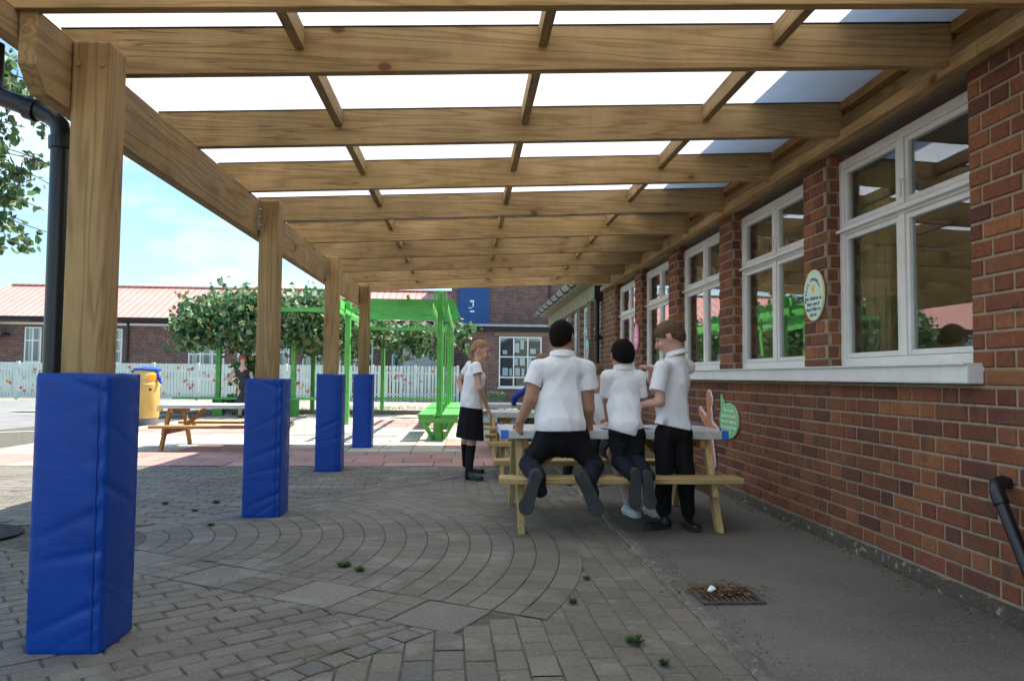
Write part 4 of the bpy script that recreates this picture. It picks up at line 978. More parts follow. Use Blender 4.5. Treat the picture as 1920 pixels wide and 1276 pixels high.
# second frame of the pergola carrying the vine
pv2=thing('vine_pergola','tall green pergola frame overgrown by the climbing vine, standing behind the first','pergola',(-4.4,19,0))
PP=[(-6.22,18.9,2.4),(-4.35,18.86,2.4),(-4.38,21.4,2.3),(-6.2,21.4,2.3),(-2.51,15.75,2.60),(-2.50,18.6,2.5),(-2.49,22.3,2.3),(-.45,20.5,2.3)]
for x,y,h in PP: MB().box((x-.055,y,0),(x+.055,y+.11,h)).build('post',G_,pv2,bevel=.006)
for x,y,h in PP[:2]:
    mb=MB(); mb.prism([(y-.02,0),(y+.13,0),(y+.17,.42),(y-.06,.42)],0,x-.10,x+.14); mb.build('seat_support',G_,pv2)
MB().box((-7.2,18.6,.42),(-2.4,18.95,.47)).build('seat_board',G_,pv2); MB().box((-4.0,20.0,.40),(-.5,20.1,.45)).build('rail',G_,pv2)
MB().box((-4.1,15.70,2.385),(-2.15,15.745,2.47)).build('cross_beam',G_,pv2); MB().box((-2.59,15.2,2.42),(-2.575,15.9,2.6)).build('clasp',G_,pv2)
for x,ya,zq in ((-2.57,15.0,2.384),(-2.45,15.0,2.384),(-4.40,18.9,2.2),(-6.25,18.9,2.2)): MB().box((x-.02,ya,zq-.085),(x+.02,22.4,zq)).build('long_beam',G_,pv2,bevel=.004)
for i in range(5): y=19.0+.65*i; MB().box((-6.4,y,2.21),(-2.2 if i%3 else -.3,y+.045,2.29)).build('cross_slat',G_,pv2)
def gbench(y0,y1,label):
    t=thing('pergola_bench',label,'bench',(-.43,(y0+y1)/2,0),'green benches along the pergola divider')
    for x0,x1 in ((-.76,-.49),(-.37,-.09)):
        for k in range(3): w=(x1-x0)/3; MB().box((x0+k*w,y0,.40),(x0+(k+1)*w-.006,y1,.43)).build('seat_slat',G_,t)
    for y in (y0+.0,y1-.03):
        MB().box((-.74,y,.30),(-.11,y+.03,.399)).build('apron',G_,t)
        MB().box((-.485,y-.0,.385),(-.375,y+.03,.43)).build('end_block',G_,t)
    mb=MB(); mb.tube([(-.43,y0+.25,0),(-.43,y0+.25,.40)],.085,10); mb.build('pedestal',G_,t)
    for s in (-1,1): MB().bar((-.43+s*.09,y0+.22,.02),(-.43+s*.26,y0+.10,.32),.045,.05,(0,1,0)).build('strut',G_,t); MB().bar((-.43+s*.09,y0+.35,.02),(-.43+s*.25,y0+.55,.32),.045,.05,(0,1,0)).build('strut',G_,t)
gbench(11.85,14.15,'green slatted bench nearest the camera at the foot of the pergola divider'); gbench(14.5,17.6,'green slatted bench directly behind the nearest pergola bench')
# ------------------------------------------------------------------ foliage
def leafmesh(mb,P,size,pal,up=.35,fold=.25):
    for p in P:
        s=size*random.uniform(.55,1.25); n=Vector((random.gauss(0,1),random.gauss(0,1),random.gauss(0,.7)+up)).normalized()
        a=n.orthogonal().normalized(); a.rotate(Matrix.Rotation(random.random()*6.28,3,n)); b=n.cross(a); p=Vector(p); c=random.choice(pal); k=random.uniform(.75,1.25); mb.cc=(c[0]*k,c[1]*k,c[2]*k)
        f=n*(s*fold)
        tip=p+a*s*.62-f*.3; base=p-a*s*.45
        mb.face([base,p-b*s*.46+f*.6-a*s*.1,p-b*s*.3+a*s*.3+f*.4,tip]); mb.face([base,tip,p+b*s*.3+a*s*.3+f*.4,p+b*s*.46+f*.6-a*s*.1])
VG=[(.07,.17,.06),(.09,.20,.06),(.055,.14,.05),(.13,.23,.09),(.08,.18,.07),(.20,.29,.13),(.38,.42,.28),(.24,.22,.09),(.06,.14,.05),(.10,.21,.08)]  # leaf greens and yellowing; palest tints put bright highlights into the leaf colour
vine=thing('climbing_vine','large leafy green vine with some yellowing leaves smothering the pergola roof','vine',(-4.8,20,0))
P=[]
def clumps(box,nc,nl,sp):
    nl=int(nl*1.45)
    for _ in range(nc):
        x=random.uniform(*box[0]);y=random.uniform(*box[1]);z=random.uniform(*box[2])
        s=sp*random.uniform(.6,1.3)
        for _ in range(nl): P.append((random.gauss(x,s),random.gauss(y,s),random.gauss(z,s*.75)))
clumps(((-6.8,-3.4),(18.5,21.5),(2.3,2.9)),130,52,.23)
clumps(((-6.95,-3.4),(18.3,18.9),(1.95,2.75)),125,44,.17)
clumps(((-6.5,-6.0),(18.5,21),(2.7,3.0)),12,40,.2); clumps(((-6.8,-5.2),(18.5,19.2),(1.85,2.1)),8,30,.16)
clumps(((-6.0,-4.6),(19.5,21.5),(1.85,2.3)),24,36,.2); clumps(((-4.6,-3.0),(19.5,22),(1.7,2.5)),34,36,.2)
clumps(((-5.9,-3.8),(18.8,21),(2.85,3.05)),22,36,.17)
clumps(((-3.9,-2.4),(18.8,21.5),(2.25,2.75)),26,40,.2)
clumps(((-2.6,-1.2),(19.2,21.5),(1.9,2.35)),26,40,.17); clumps(((-1.4,-.4),(19.4,21.0),(1.95,2.3)),15,34,.15)
clumps(((-.35,.1),(18.6,19.4),(2.0,2.35)),5,24,.10); clumps(((-.05,.15),(18.6,19.0),(1.65,1.9)),3,14,.07)
clumps(((-1.9,-.7),(19.2,20.0),(1.5,1.75)),5,16,.09); clumps(((-5.75,-5.45),(19.1,19.5),(.3,1.5)),16,24,.13); clumps(((-5.9,-5.5),(19.0,19.4),(.05,.3)),5,24,.12)
for i in range(14): a=i/14; P+= [(-3.9+a*.9+random.gauss(0,.05),18.9,2.85+a*.55+random.gauss(0,.05)) for _ in range(7)]
clumps(((-7.3,-6.8),(18.5,19.2),(1.7,2.5)),7,14,.14)
mb=MB(); mb.keep=True; leafmesh(mb,P,.145,VG); mb.build('leaves',M['leaf'],vine)
for i in range(7):
    mb=MB(); x=-5.6+random.uniform(-.2,.2); y=19.4+random.uniform(-.1,.1); pts=[(x,y,0)]
    for k in range(1,7): pts.append((x+random.uniform(-.12,.12)+(k>3)*(k-3)*.35*math.cos(i*2),y+random.uniform(-.1,.1)+(k>3)*(k-3)*.3*math.sin(i*2),k*.42))
    mb.tube(pts,.045,6,.012); mb.build('stem',M['bark'],vine)
for i in range(16):
    mb=MB(); x=random.uniform(-6.5,-.6); y=random.uniform(18.8,20.5); mb.tube([(x,y,2.3),(x+.12,y,2.0),(x+.3*random.uniform(-1,1),y,1.62)],.008,5); mb.build('tendril',M['bark'],vine)
# near tree, trunk just outside the frame
tr=thing('tree','slender leafy tree whose branches hang in from the left behind the black downpipe','tree',(-5.6,6.4,0))
mb=MB(); trunk=[(-5.6,6.4,0),(-5.55,6.42,1.0),(-5.45,6.4,2.0),(-5.5,6.35,3.0),(-5.4,6.4,4.2),(-5.45,6.4,5.6)]; mb.tube(trunk,.085,10,.03); mb.build('trunk',M['bark'],tr,smooth=True)
mb=MB(); P=[]; 
def branch(p0,p1,r0,leafs,sag=.15,sub=4):
    p0=Vector(p0);p1=Vector(p1); pts=[]; n=8
    for i in range(n+1):
        t=i/n; p=p0.lerp(p1,t)+Vector((random.gauss(0,.015),random.gauss(0,.015),sag*math.sin(PI*t)*.6)); pts.append(p)
    mb.tube(pts,r0,6,.004)
    for s in range(sub):
        t=.35+.6*s/sub; q=p0.lerp(p1,t)+Vector((0,0,sag*math.sin(PI*t)*.6)); e=q+Vector((random.uniform(-.15,.3),random.uniform(-.15,.15),random.uniform(-.3,.05))); mb.tube([q,(q+e)/2+Vector((0,0,.02)),e],.004,4,.002)
        for _ in range(leafs//sub): u=random.random()**.7; P.append(q.lerp(e,u)+Vector((random.gauss(0,.035),random.gauss(0,.035),random.gauss(0,.035)-.03)))
    for _ in range(leafs//4): t=random.uniform(.4,1.0); P.append(p0.lerp(p1,t)+Vector((random.gauss(0,.04),random.gauss(0,.04),sag*math.sin(PI*t)*.6+random.gauss(0,.035)-.03)))
TW=[((-3.9,6.3,3.55),(130,225)),((-4.1,6.3,3.5),(105,215)),((-4.4,6.1,3.4),(70,170)),((-4.5,6.2,3.5),(30,130)),((-4.2,6.2,3.6),(110,150)),
 ((-4.6,6.1,2.9),(70,300)),((-4.6,6.0,2.8),(95,345)),((-4.7,6.1,2.7),(60,345)),((-4.6,6.2,2.6),(85,395)),((-4.7,6.0,2.9),(30,255)),((-4.8,6.1,2.5),(55,420)),((-4.8,6.0,2.4),(90,435)),((-4.8,6.1,2.3),(35,460)),((-4.8,6.1,2.7),(20,320)),((-4.7,6.1,2.8),(105,310)),((-4.8,6.1,2.6),(20,380)),((-4.7,6.1,3.0),(50,240))]
for k,(a,px) in enumerate(TW): TW[k]=(a,at(px[0],px[1],6.1+.15*math.sin(k*2.1)),84,.006)
for a in ((-4.0,6.3,3.55),(-4.6,6.1,2.9),(-4.75,6.1,2.5)): TW.append(((-5.5,6.35,a[2]+.25),a,24,.02))
TW+=[((-5.4,6.4,4.6),(-4.6,6.2,5.2),90,.014),((-5.5,6.4,4.3),(-6.4,6.9,5.0),90,.014),((-5.5,6.4,3.6),(-6.6,6.0,4.3),90,.014),((-5.5,6.4,5.0),(-5.2,7.2,6.0),90,.014),((-5.5,6.4,5.2),(-5.9,5.8,6.2),90,.014),((-5.5,6.4,3.2),(-6.3,7.3,3.8),90,.014)]
for (a,b,lf,rr) in TW:
    branch(a,b,rr,lf)
mb.build('branches',M['bark'],tr)
mb=MB(); mb.keep=True; leafmesh(mb,P,.066,[(.10,.19,.06),(.12,.22,.07),(.07,.15,.05),(.19,.27,.11),(.15,.18,.08)],.1,.2); mb.build('crown',M['leaf'],tr)
# ------------------------------------------------------------------ picket fence
fn=thing('picket_fence','long white picket fence with children’s painted flowers across the back of the playground','fence',(-9,29.4,0))
cols=[(.55,.06,.05),(.6,.12,.10),(.62,.25,.05),(.6,.45,.12),(.55,.2,.25),(.45,.05,.08)]; FP=attrmat('flower_paint',.7,.1,10,0)
nb=11; x0=-18.9; bw_=(18.6)/nb
for i in range(nb+1):
    x=x0+i*bw_; MB().box((x-.055,29.36,0),(x+.055,29.47,1.47)).build('post',M['fence'],fn)
    if i<nb:
        mb=MB(); n=13 if i<8 else 11; w=(bw_-.11)/n
        for k in range(n):
            a=x+.055+k*w; z1=1.43+.006*(k%2); g_=.011 if i<8 else (.012 if k%2 else .035)
            mb.box((a+g_,29.385-(.02 if i>=8 and k%2 else 0),.05),(a+w-g_,29.40,z1))
        mb.cm=1
        for q_ in range(14):
            fx=random.uniform(x+.15,x+bw_-.15); z=random.uniform(.25,1.3); mb.cc=random.choice(cols); s=random.uniform(.02,.05); mb.keep=True
            for q in range(5):
                a=q*2*PI/5+i+q_; cx,cz=fx+s*.8*math.cos(a),z+s*.8*math.sin(a); mb.face([(cx+s*.5*math.cos(t),29.361,cz+s*.6*math.sin(t)) for t in [k*PI/3 for k in range(6)]])
        mb.build('pickets',[M['fence'],FP],fn)
        mb=MB(); mb.box((x+.055,29.402,.25),(x+bw_-.055,29.45,.34)); mb.box((x+.055,29.402,1.10),(x+bw_-.055,29.45,1.19)); mb.build('rail',M['fence'],fn)
# ------------------------------------------------------------------ left building with red roof
lb=thing('red_roofed_building','low brick school building with a red metal roof behind the picket fence','building',(-12,37,0))
MB().box((-24,35.2,-.1),(-.72,42,3.42)).build('wall',M['brick_far'],lb)
mb=MB(); mb.add([(-26.5,34.75,3.62),(-.62,34.75,3.62),(-.62,38.4,5.42),(-22.9,38.4,5.42),(-26.5,42.1,3.62),(-.62,42.1,3.62)],[(0,1,2,3),(3,2,5,4),(0,3,4)]); mb.build('roof',M['roof_red'],lb)
MB().box((-22.9,38.3,5.42),(-.62,38.5,5.50)).build('ridge_cap',M['roof_red'],lb)
MB().box((-26.5,34.72,3.42),(-.62,34.9,3.615)).build('eaves_board',M['dark'],lb); MB().box((-24.1,35.12,3.26),(-.7,35.198,3.36)).build('white_band',M['white_old'],lb)
mb=MB(); mb.add([(-.60,34.7,3.45),(-.60,42.1,3.45),(-.60,38.4,5.44),(-.70,34.7,3.45),(-.70,42.1,3.45),(-.70,38.4,5.44)],[(0,1,2),(5,4,3),(0,2,5,3),(2,1,4,5),(1,0,3,4)]); mb.build('gable',M['peach'],lb)
def simple_window(x0,x1,z0,z1,Y,cols,rows,parent,mt='white_paint',curt=True,f=.06):
    mb=MB(); mb.box((x0,Y-.03,z0),(x0+f,Y+.0,z1)); mb.box((x1-f,Y-.03,z0),(x1,Y,z1)); mb.box((x0+f,Y-.029,z1-f),(x1-f,Y,z1)); mb.box((x0+f,Y-.029,z0),(x1-f,Y,z0+f))
    for c in cols: mb.box((x0+(x1-x0)*c-f/2,Y-.031,z0+f),(x0+(x1-x0)*c+f/2,Y-.001,z1-f))
    for r_ in rows: mb.box((x0+f,Y-.028,z0+(z1-z0)*r_-f/2),(x1-f,Y-.002,z0+(z1-z0)*r_+f/2))
    o=mb.build('window',M[mt],parent); MB().box((x0-.05,Y-.07,z0-.06),(x1+.05,Y-.001,z0-.002)).build('sill',M[mt],o)
    MB().box((x0+f-.002,Y-.014,z0+f-.002),(x1-f+.002,Y-.010,z1-f+.002)).build('pane',M['glass_far'],o)
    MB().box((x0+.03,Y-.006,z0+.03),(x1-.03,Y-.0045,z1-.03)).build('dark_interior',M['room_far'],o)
    if curt:
        mb=MB(); 
        for i in range(int((x1-x0)/.11)):
            if math.sin(i*1.7+x0)>-.2: mb.box((x0+.07+i*.11,Y-.0095,z0+.05),(x0+.15+i*.11,Y-.0075,z1-.05))
        mb.build('blind',M['grey_curtain'],o)
    return o
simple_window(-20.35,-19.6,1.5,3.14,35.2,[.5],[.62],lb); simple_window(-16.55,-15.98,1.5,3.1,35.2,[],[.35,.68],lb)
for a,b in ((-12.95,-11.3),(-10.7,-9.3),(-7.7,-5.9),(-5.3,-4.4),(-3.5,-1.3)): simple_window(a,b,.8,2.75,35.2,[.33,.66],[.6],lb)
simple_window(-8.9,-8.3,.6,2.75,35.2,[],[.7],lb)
MB().tube([(-15.7,35.1,0),(-15.7,35.1,3.4)],.06,8).build('downpipe',M['black_iron'],lb)
MB().box((-24,34.2,2.72),(-21.0,35.19,2.84)).build('porch_roof',M['dark'],lb)
cb=thing('grey_cabinet','plain grey storage cabinet behind the right end of the picket fence','cabinet',(-1.8,31,0)); MB().box((-2.6,30.6,0),(-1.0,31.4,2.12)).build('cabinet_body',M['lead'],cb); MB().box((-2.66,30.55,2.12),(-.94,31.45,2.2)).build('cabinet_roof',M['lead'],cb)
# ------------------------------------------------------------------ far brick building
fb=thing('far_brick_building','tall dark brick building with a blue upper door at the end of the yard','building',(3,31,0))
MB().box((-.62,31,0),(9,40,7.6)).build('wall',M['brick_far'],fb)
MB().box((-.06,29.6,0),(9,30.998,2.86)).build('front_block',M['brick_far'],fb)
MB().box((-.12,29.45,2.862),(9,30.99,3.06)).build('flat_roof_edge',M['dark'],fb); MB().box((-.16,29.40,3.062),(9,30.99,3.15)).build('flashing',M['lead'],fb)
d=MB(); 
for i in range(12): a=-.28+i*.105; d.box((a,30.93,3.17),(a+.102,30.999-.004*(i%2),4.95))
dd=d.build('door',M['blue_door'],fb); MB().box((-.34,30.95,3.16),(-.282,30.998,5.0)).build('frame',M['blue_door'],dd)
mb=MB(); mb.box((.16,30.922,4.18),(.34,30.929,4.26)); mb.box((.27,30.922,3.98),(.32,30.929,4.16)); mb.box((.10,30.922,3.92),(.26,30.929,3.95)); mb.box((.17,30.922,3.75),(.35,30.929,3.82)); mb.build('door_marks',M['door_mark'],dd)
MB().box((1.15,29.57,2.68),(3.4,29.598,2.855)).build('lintel',plain('pink_lintel',(.22,.14,.11,1),.9,.2),fb)
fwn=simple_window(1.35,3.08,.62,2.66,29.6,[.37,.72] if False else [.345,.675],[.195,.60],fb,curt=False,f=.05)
mb=MB()
for (a,c,w,h) in ((1.5,1.95,.18,.16),(1.93,2.02,.24,.40),(2.22,2.15,.14,.36),(2.62,1.98,.22,.2),(1.95,1.5,.16,.28),(2.2,1.5,.2,.3),(2.5,1.5,.17,.3),(1.5,1.08,.22,.32),(1.78,1.08,.1,.3),(2.0,1.08,.2,.32),(2.28,1.08,.1,.3),(2.52,1.08,.18,.3)): mb.box((a,29.592,c),(a+w,29.594,c+h))
mb.build('notices',M['paper'],fwn)
MB().tube([(.02,29.52,0),(.02,29.52,2.86)],.055,8).build('downpipe',M['black_iron'],fb); MB().tube([(3.55,30.93,3.2),(3.55,30.93,7.4)],.05,8).build('downpipe',M['black_iron'],fb)
pl=thing('planter','green planter trough with small plants in front of the far brick wall','planter',(1.1,23,0)); MB().box((.72,22.9,.12),(1.28,23.2,.42)).build('trough',plain('dull_green',(.07,.10,.07,1)),pl)
mb=MB(); [mb.box((x,y,0),(x+.04,y+.04,.12)) for x in (.74,1.22) for y in (22.92,23.14)]; mb.build('feet',M['dark'],pl)
mb=MB(); mb.keep=True; leafmesh(mb,[(random.uniform(.72,1.28),random.uniform(22.9,23.2),random.uniform(.40,.56)) for _ in range(260)],.06,[(.06,.13,.06),(.12,.18,.1)]); mb.build('plants',M['leaf'],pl)
# ------------------------------------------------------------------ people
def sleeve(g,a,b,ra,rb,k=.03): g.cone(a,b,ra,rb,k)
def cuff_cut(g,a,b,rb):               # open, hollow sleeve end at b
    a=np.array(a,float);b=np.array(b,float);d=(b-a)/np.linalg.norm(b-a)
    r=rb*1.6; sl,P=g.sub(b-r-.03,b+r+.03,0)
    if sl is None: return
    h=(P-b)@d; rad=np.linalg.norm((P-b)-h[...,None]*d,axis=-1); near=(rad<rb*1.75)&(h>-.005)&(h<rb+.05)
    D=g.D[sl]; D=np.where(near,np.maximum(D,h),D); g.D[sl]=D.astype(np.float32)
    g.carve(b-d*.03,b+d*.03,rb-.007,rb-.004)
v=Vector
# ---- boy A : big boy kneeling astride on the bench, back to us
pa=thing('person','big boy with cropped black hair and white polo kneeling astride the bench, seen from behind','person',(1.0,5.0,0))
hd=at(1055,631,5.18)
hip=at(1053,812,5.10); chest=at(1053,715,5.13); shL=at(1008,691,5.13); shR=at(1100,693,5.13); nk=at(1054,660,5.15)
elL=at(995,748,5.10); wrL=at(975,790,5.13); elR=at(1102,765,5.14); wrR=at(1104,795,5.20)
fA=v((.62,1,-.12)); b=SDF(*bounds([hd,hip,at(960,830,5.1),at(1130,830,5.3)],.14),.0055)
add_head(b,hd,fA,(.0,.12,1),1.12,nk-v((0,0,.02)),.064)
b.cone(nk-v((0,0,.03)),chest,.05,.05,.03); b.cone(chest,hip,.05,.05,.03)
for s_,e_,w_ in ((shL,elL,wrL),(shR,elR,wrR)): b.cone(s_,e_,.052,.047,.01); b.cone(e_,w_,.047,.030,.015)
add_hand(b,wrL,v((-.12,.15,-1)),v((-.55,-.85,0)),1,1.02,.5); add_hand(b,wrR,v((.25,.35,-.8)),v((.7,-.7,0)),-1,1.0,.35)
b.mesh('body',M['skin_a'],pa)
hair_cap(hd,fA,(.0,.12,1),1.12,M['hair_black'],pa,.006,-.012,.86,.0012,3)
g=SDF(*bounds([hd,hip,at(975,700,5.0),at(1135,700,5.3)],.10),.006)
g.cone(shL,shR,.062,.062,.02,(0,1,0),.85); g.cone(at(1053,700,5.13),at(1051,760,5.11),.155,.165,.05,(0,1,0),.62); g.cone(at(1030,690,5.12),at(1076,690,5.12),.09,.09,.04,(0,1,0),.8)
g.cone(at(1050,765,5.11),at(1052,797,5.08),.168,.196,.05,(0,1,0),.74)
sLe=at(997,722,5.11); sRe=at(1105,731,5.13)
g.cone(nk-v((0,0,.01)),nk-v((0,0,.05)),.074,.09,.03)
g.folds(.016,14,4,(1,1,.15)); g.folds(.007,26,9,(1,1,.45)); g.cut(at(1053,806,5.1),(.02,0,-1)); g.sleeves([(shL,sLe,.060,.064),(shR,sRe,.060,.066)]); g.carve(nk+v((0,0,.01)),nk+v((0,0,.10)),.070,.070)
sh=g.mesh('polo_shirt',M['shirt'],pa)
g=SDF(*bounds([nk],.14),.004); g.cone(nk+v((0,0,.03)),nk-v((0,0,.04)),.076,.098,.0); g.cut(nk+v((0,0,.004)),(0,.2,1)); g.cut(nk-v((0,0,.022)),(0,.1,-1)); g.carve(nk-v((0,0,.03)),nk+v((0,0,.08)),.071,.071); g.mesh('collar',M['shirt'],sh)
kL=at(993,868,5.06); kR=at(1114,872,5.06); aL=at(1008,896,4.83); aR=at(1103,900,4.83)
g=SDF(*bounds([hip,kL,kR,aL,aR],.14),.006)
g.cone(at(1032,818,5.10),at(1074,818,5.10),.112,.112,.05,(0,1,0),.9); g.cone(at(1053,803,5.10),at(1053,815,5.10),.178,.172,.04,(0,1,0),.66)
g.cone(at(1030,822,5.1),kL,.100,.076,.04); g.cone(at(1076,822,5.1),kR,.100,.078,.04)
g.folds(.013,24,12,(1,1,.7)); g.folds(.006,48,13); g.cut(at(1053,795,5.1),(0,0,1)); g.mesh('trousers',M['trouser'],pa)
for k_,a_,o_ in ((kL,aL,.02),(kR,aR,.03)): g=SDF(*bounds([k_,a_],.14),.006); g.cone(k_,a_,.076,.062,.02); g.cone(a_,a_+v((o_,-.02,-.08)),.054,.05,.02); g.folds(.012,30,15); g.mesh('trouser_shin',M['navy'],pa)
shoe('shoe',at(1010,882,4.735),at(982,963,4.69),(0.1,1,.02),pa,w=.043); shoe('shoe',at(1088,884,4.735),at(1124,966,4.69),(0,1,.02),pa,w=.043)
# ---- boy B : small boy kneeling with feet together
pb=thing('person','small boy with cropped black hair kneeling on the bench with both shoe soles together','person',(1.3,5.0,0))
hd=at(1167,666,5.22); nk=at(1169,686,5.2); hip=at(1177,812,5.10); fB=v((-.05,1,-.28))
shL=at(1139,708,5.19); shR=at(1198,708,5.19); elL=at(1138,752,5.24); elR=at(1203,748,5.24); wrL=at(1140,786,5.42); wrR=at(1196,790,5.42)
b=SDF(*bounds([hd,hip,at(1120,800,5.5),at(1215,760,5.2)],.12),.0055); add_head(b,hd,fB,(.0,.25,1),1.10,nk,.050)
b.cone(nk,hip,.045,.05,.03)
for s_,e_,w_ in ((shL,elL,wrL),(shR,elR,wrR)): b.cone(s_,e_,.036,.032,.01); b.cone(e_,w_,.032,.022,.012)
add_hand(b,wrL,v((-.3,1,-.1)),v((0,.1,1)),1,.82,.35); add_hand(b,wrR,v((-.1,1,-.1)),v((0,.1,1)),-1,.82,.35)
b.mesh('body',M['skin_a'],pb); hair_cap(hd,fB,(0,.25,1),1.10,M['hair_black'],pb,.006,-.012,.86,.0012,8)
g=SDF(*bounds([hd,hip,at(1120,760,5.0),at(1220,760,5.4)],.10),.006)
g.cone(shL,shR,.046,.046,.02,(0,1,0),.9); g.cone(at(1168,712,5.19),at(1170,760,5.15),.116,.120,.05,(0,1,0),.68); g.cone(at(1172,775,5.13),at(1173,800,5.10),.125,.140,.05,(0,1,0),.78)
sL=at(1136,744,5.22);sR=at(1202,744,5.22)
g.cone(nk,nk-v((0,0,.04)),.060,.075,.03)
g.folds(.016,20,14,(1,1,.5)); g.folds(.006,34,19); g.cut(at(1172,812,5.1),(-.26,0,-1)); g.sleeves([(shL,sL,.046,.050),(shR,sR,.046,.050)]); g.carve(nk+v((0,0,.01)),nk+v((0,0,.09)),.057,.057)
sh=g.mesh('polo_shirt',M['shirt'],pb)
g=SDF(*bounds([nk],.12),.004); g.cone(nk+v((0,0,.03)),nk-v((0,0,.04)),.062,.080,.0); g.cut(nk+v((0,0,.006)),(0,.2,1)); g.cut(nk-v((0,0,.020)),(0,.1,-1)); g.carve(nk-v((0,0,.03)),nk+v((0,0,.08)),.058,.058); g.mesh('collar',M['shirt'],sh)
kL=at(1162,864,5.08); kR=at(1192,862,5.08); aL=at(1190,893,4.86); aR=at(1216,894,4.86)
g=SDF(*bounds([hip,kL,kR,aL,aR],.13),.006); g.cone(at(1162,808,5.1),at(1189,806,5.1),.078,.078,.03,(0,1,0),1.1); g.cone(at(1160,815,5.1),kL,.080,.066,.03); g.cone(at(1192,815,5.1),kR,.080,.066,.03)
g.folds(.012,26,22,(1,1,.7)); g.folds(.005,48,23); g.cut(at(1177,790,5.1),(0,0,1)); g.mesh('trousers',M['trouser'],pb)
for k_,a_ in ((kL,aL),(kR,aR)): g=SDF(*bounds([k_,a_],.10),.006); g.cone(k_,a_,.064,.050,.02); g.folds(.010,34,25); g.mesh('trouser_shin',M['navy'],pb)
shoe('shoe',at(1194,878,4.76),at(1190,953,4.72),(0,1,.02),pb,w=.037); shoe('shoe',at(1213,882,4.76),at(1220,953,4.72),(0,1,.02),pb,w=.037)
# ---- boy C : standing boy, light brown hair, looking down to the left
pc=thing('person','standing boy with light brown hair and loose white polo looking down to the left','person',(1.45,5.15,0))
hd=at(1254,631,5.16); nk=at(1268,660,5.15); hip=at(1262,805,5.14); fC=v((-.90,.34,-.42)); uC=v((-.30,.12,1))
shN=at(1241,690,5.06); shF=at(1289,688,5.22)
elN=at(1237,753,5.02); wrN=at(1207,758,5.14); elF=at(1222,712,5.36); wrF=at(1222,692,5.30)
b=SDF(*bounds([hd,hip,at(1190,760,5.1),at(1310,700,5.4)],.12),.0055); add_head(b,hd,fC,uC,1.07,nk,.054)
b.cone(nk,hip,.045,.05,.03)
b.cone(shN,elN,.038,.034,.01); b.cone(elN,wrN,.035,.024,.015); b.cone(shF,elF,.038,.033,.01); b.cone(elF,wrF,.033,.023,.012)
add_hand(b,wrN,v((-1,.35,-.25)),v((-.1,-.6,.8)),-1,.88,.4); add_hand(b,wrF,v((-.75,-.3,.35)),v((-.2,-.2,1)),1,.88,.75)
b.mesh('body',M['skin_b'],pc); face_bits(hd,fC,uC,1.07,pc)
def exC(g,c,f,u,r):
    g.cone(c+u*.085+f*.0,c+u*.05+f*.088,.022,.016,.03)
    g.ell(c-f*.06-u*.015,(.05,.066,.06),.02,[list(f),list(r),list(u)])
hair_cap(hd,fC,uC,1.07,M['hair_brown'],pc,.013,-.020,.50,.010,5,exC,.0045,95)
g=SDF(*bounds([hd,hip,at(1205,740,4.9),at(1315,740,5.4)],.10),.006)
g.cone(shN,shF,.050,.052,.02); g.cone(at(1264,700,5.14),at(1263,760,5.14),.118,.118,.05,(.35,.94,0),.8); g.cone(at(1260,770,5.14),at(1262,800,5.14),.122,.146,.05,(.2,.98,0),.8)
sN=at(1232,734,5.03)
g.cone(at(1240,785,5.08),at(1231,806,5.06),.05,.045,.04)
g.cone(nk-v((0,0,.01)),nk-v((0,0,.05)),.066,.085,.03)
g.folds(.017,18,31,(1,1,.4)); g.folds(.007,32,33); g.cut(at(1262,800,5.14),(-.20,0,-1)); g.sleeves([(shN,sN,.054,.058),(shF,shF.lerp(elF,.65),.05,.052)]); g.carve(nk+v((-.01,0,.01)),nk+v((-.02,0,.10)),.060,.060)
sh=g.mesh('polo_shirt',M['shirt'],pc)
g=SDF(*bounds([nk],.13),.004); n_=v((-.25,.1,1)).normalized(); g.cone(nk+n_*.04,nk-n_*.04,.066,.090,0); g.cut(nk+n_*.012,n_); g.cut(nk-n_*.022,-n_); g.carve(nk-n_*.04,nk+n_*.1,.061,.061); g.mesh('collar',M['shirt'],sh)
fL=at(1243,985,5.12); fR=at(1295,988,5.14)
g=SDF(*bounds([hip,fL,fR],.13),.006)
g.cone(at(1249,812,5.12),at(1276,812,5.14),.090,.090,.03,(0,1,0),1.05); g.cone(at(1246,830,5.12),at(1244,955,5.12),.082,.062,.02); g.cone(at(1279,830,5.14),at(1290,958,5.14),.084,.060,.02)
g.folds(.012,20,41,(1,1,.4)); g.folds(.005,44,42); g.cut(at(1262,788,5.14),(0,0,1)); g.cut((0,0,.075),(0,0,-1)); g.mesh('trousers',M['trouser'],pc)
p=at(1256,988,5.12); p.z=.012; q=at(1207,985,5.06); q.z=.012; shoe('shoe',p,q,(0,0,1),pc,w=.038,solet=.010); p=at(1284,988,5.2); p.z=.012; q=at(1308,1001,4.97); q.z=.012; shoe('shoe',p,q,(0,0,1),pc,w=.039,solet=.010)
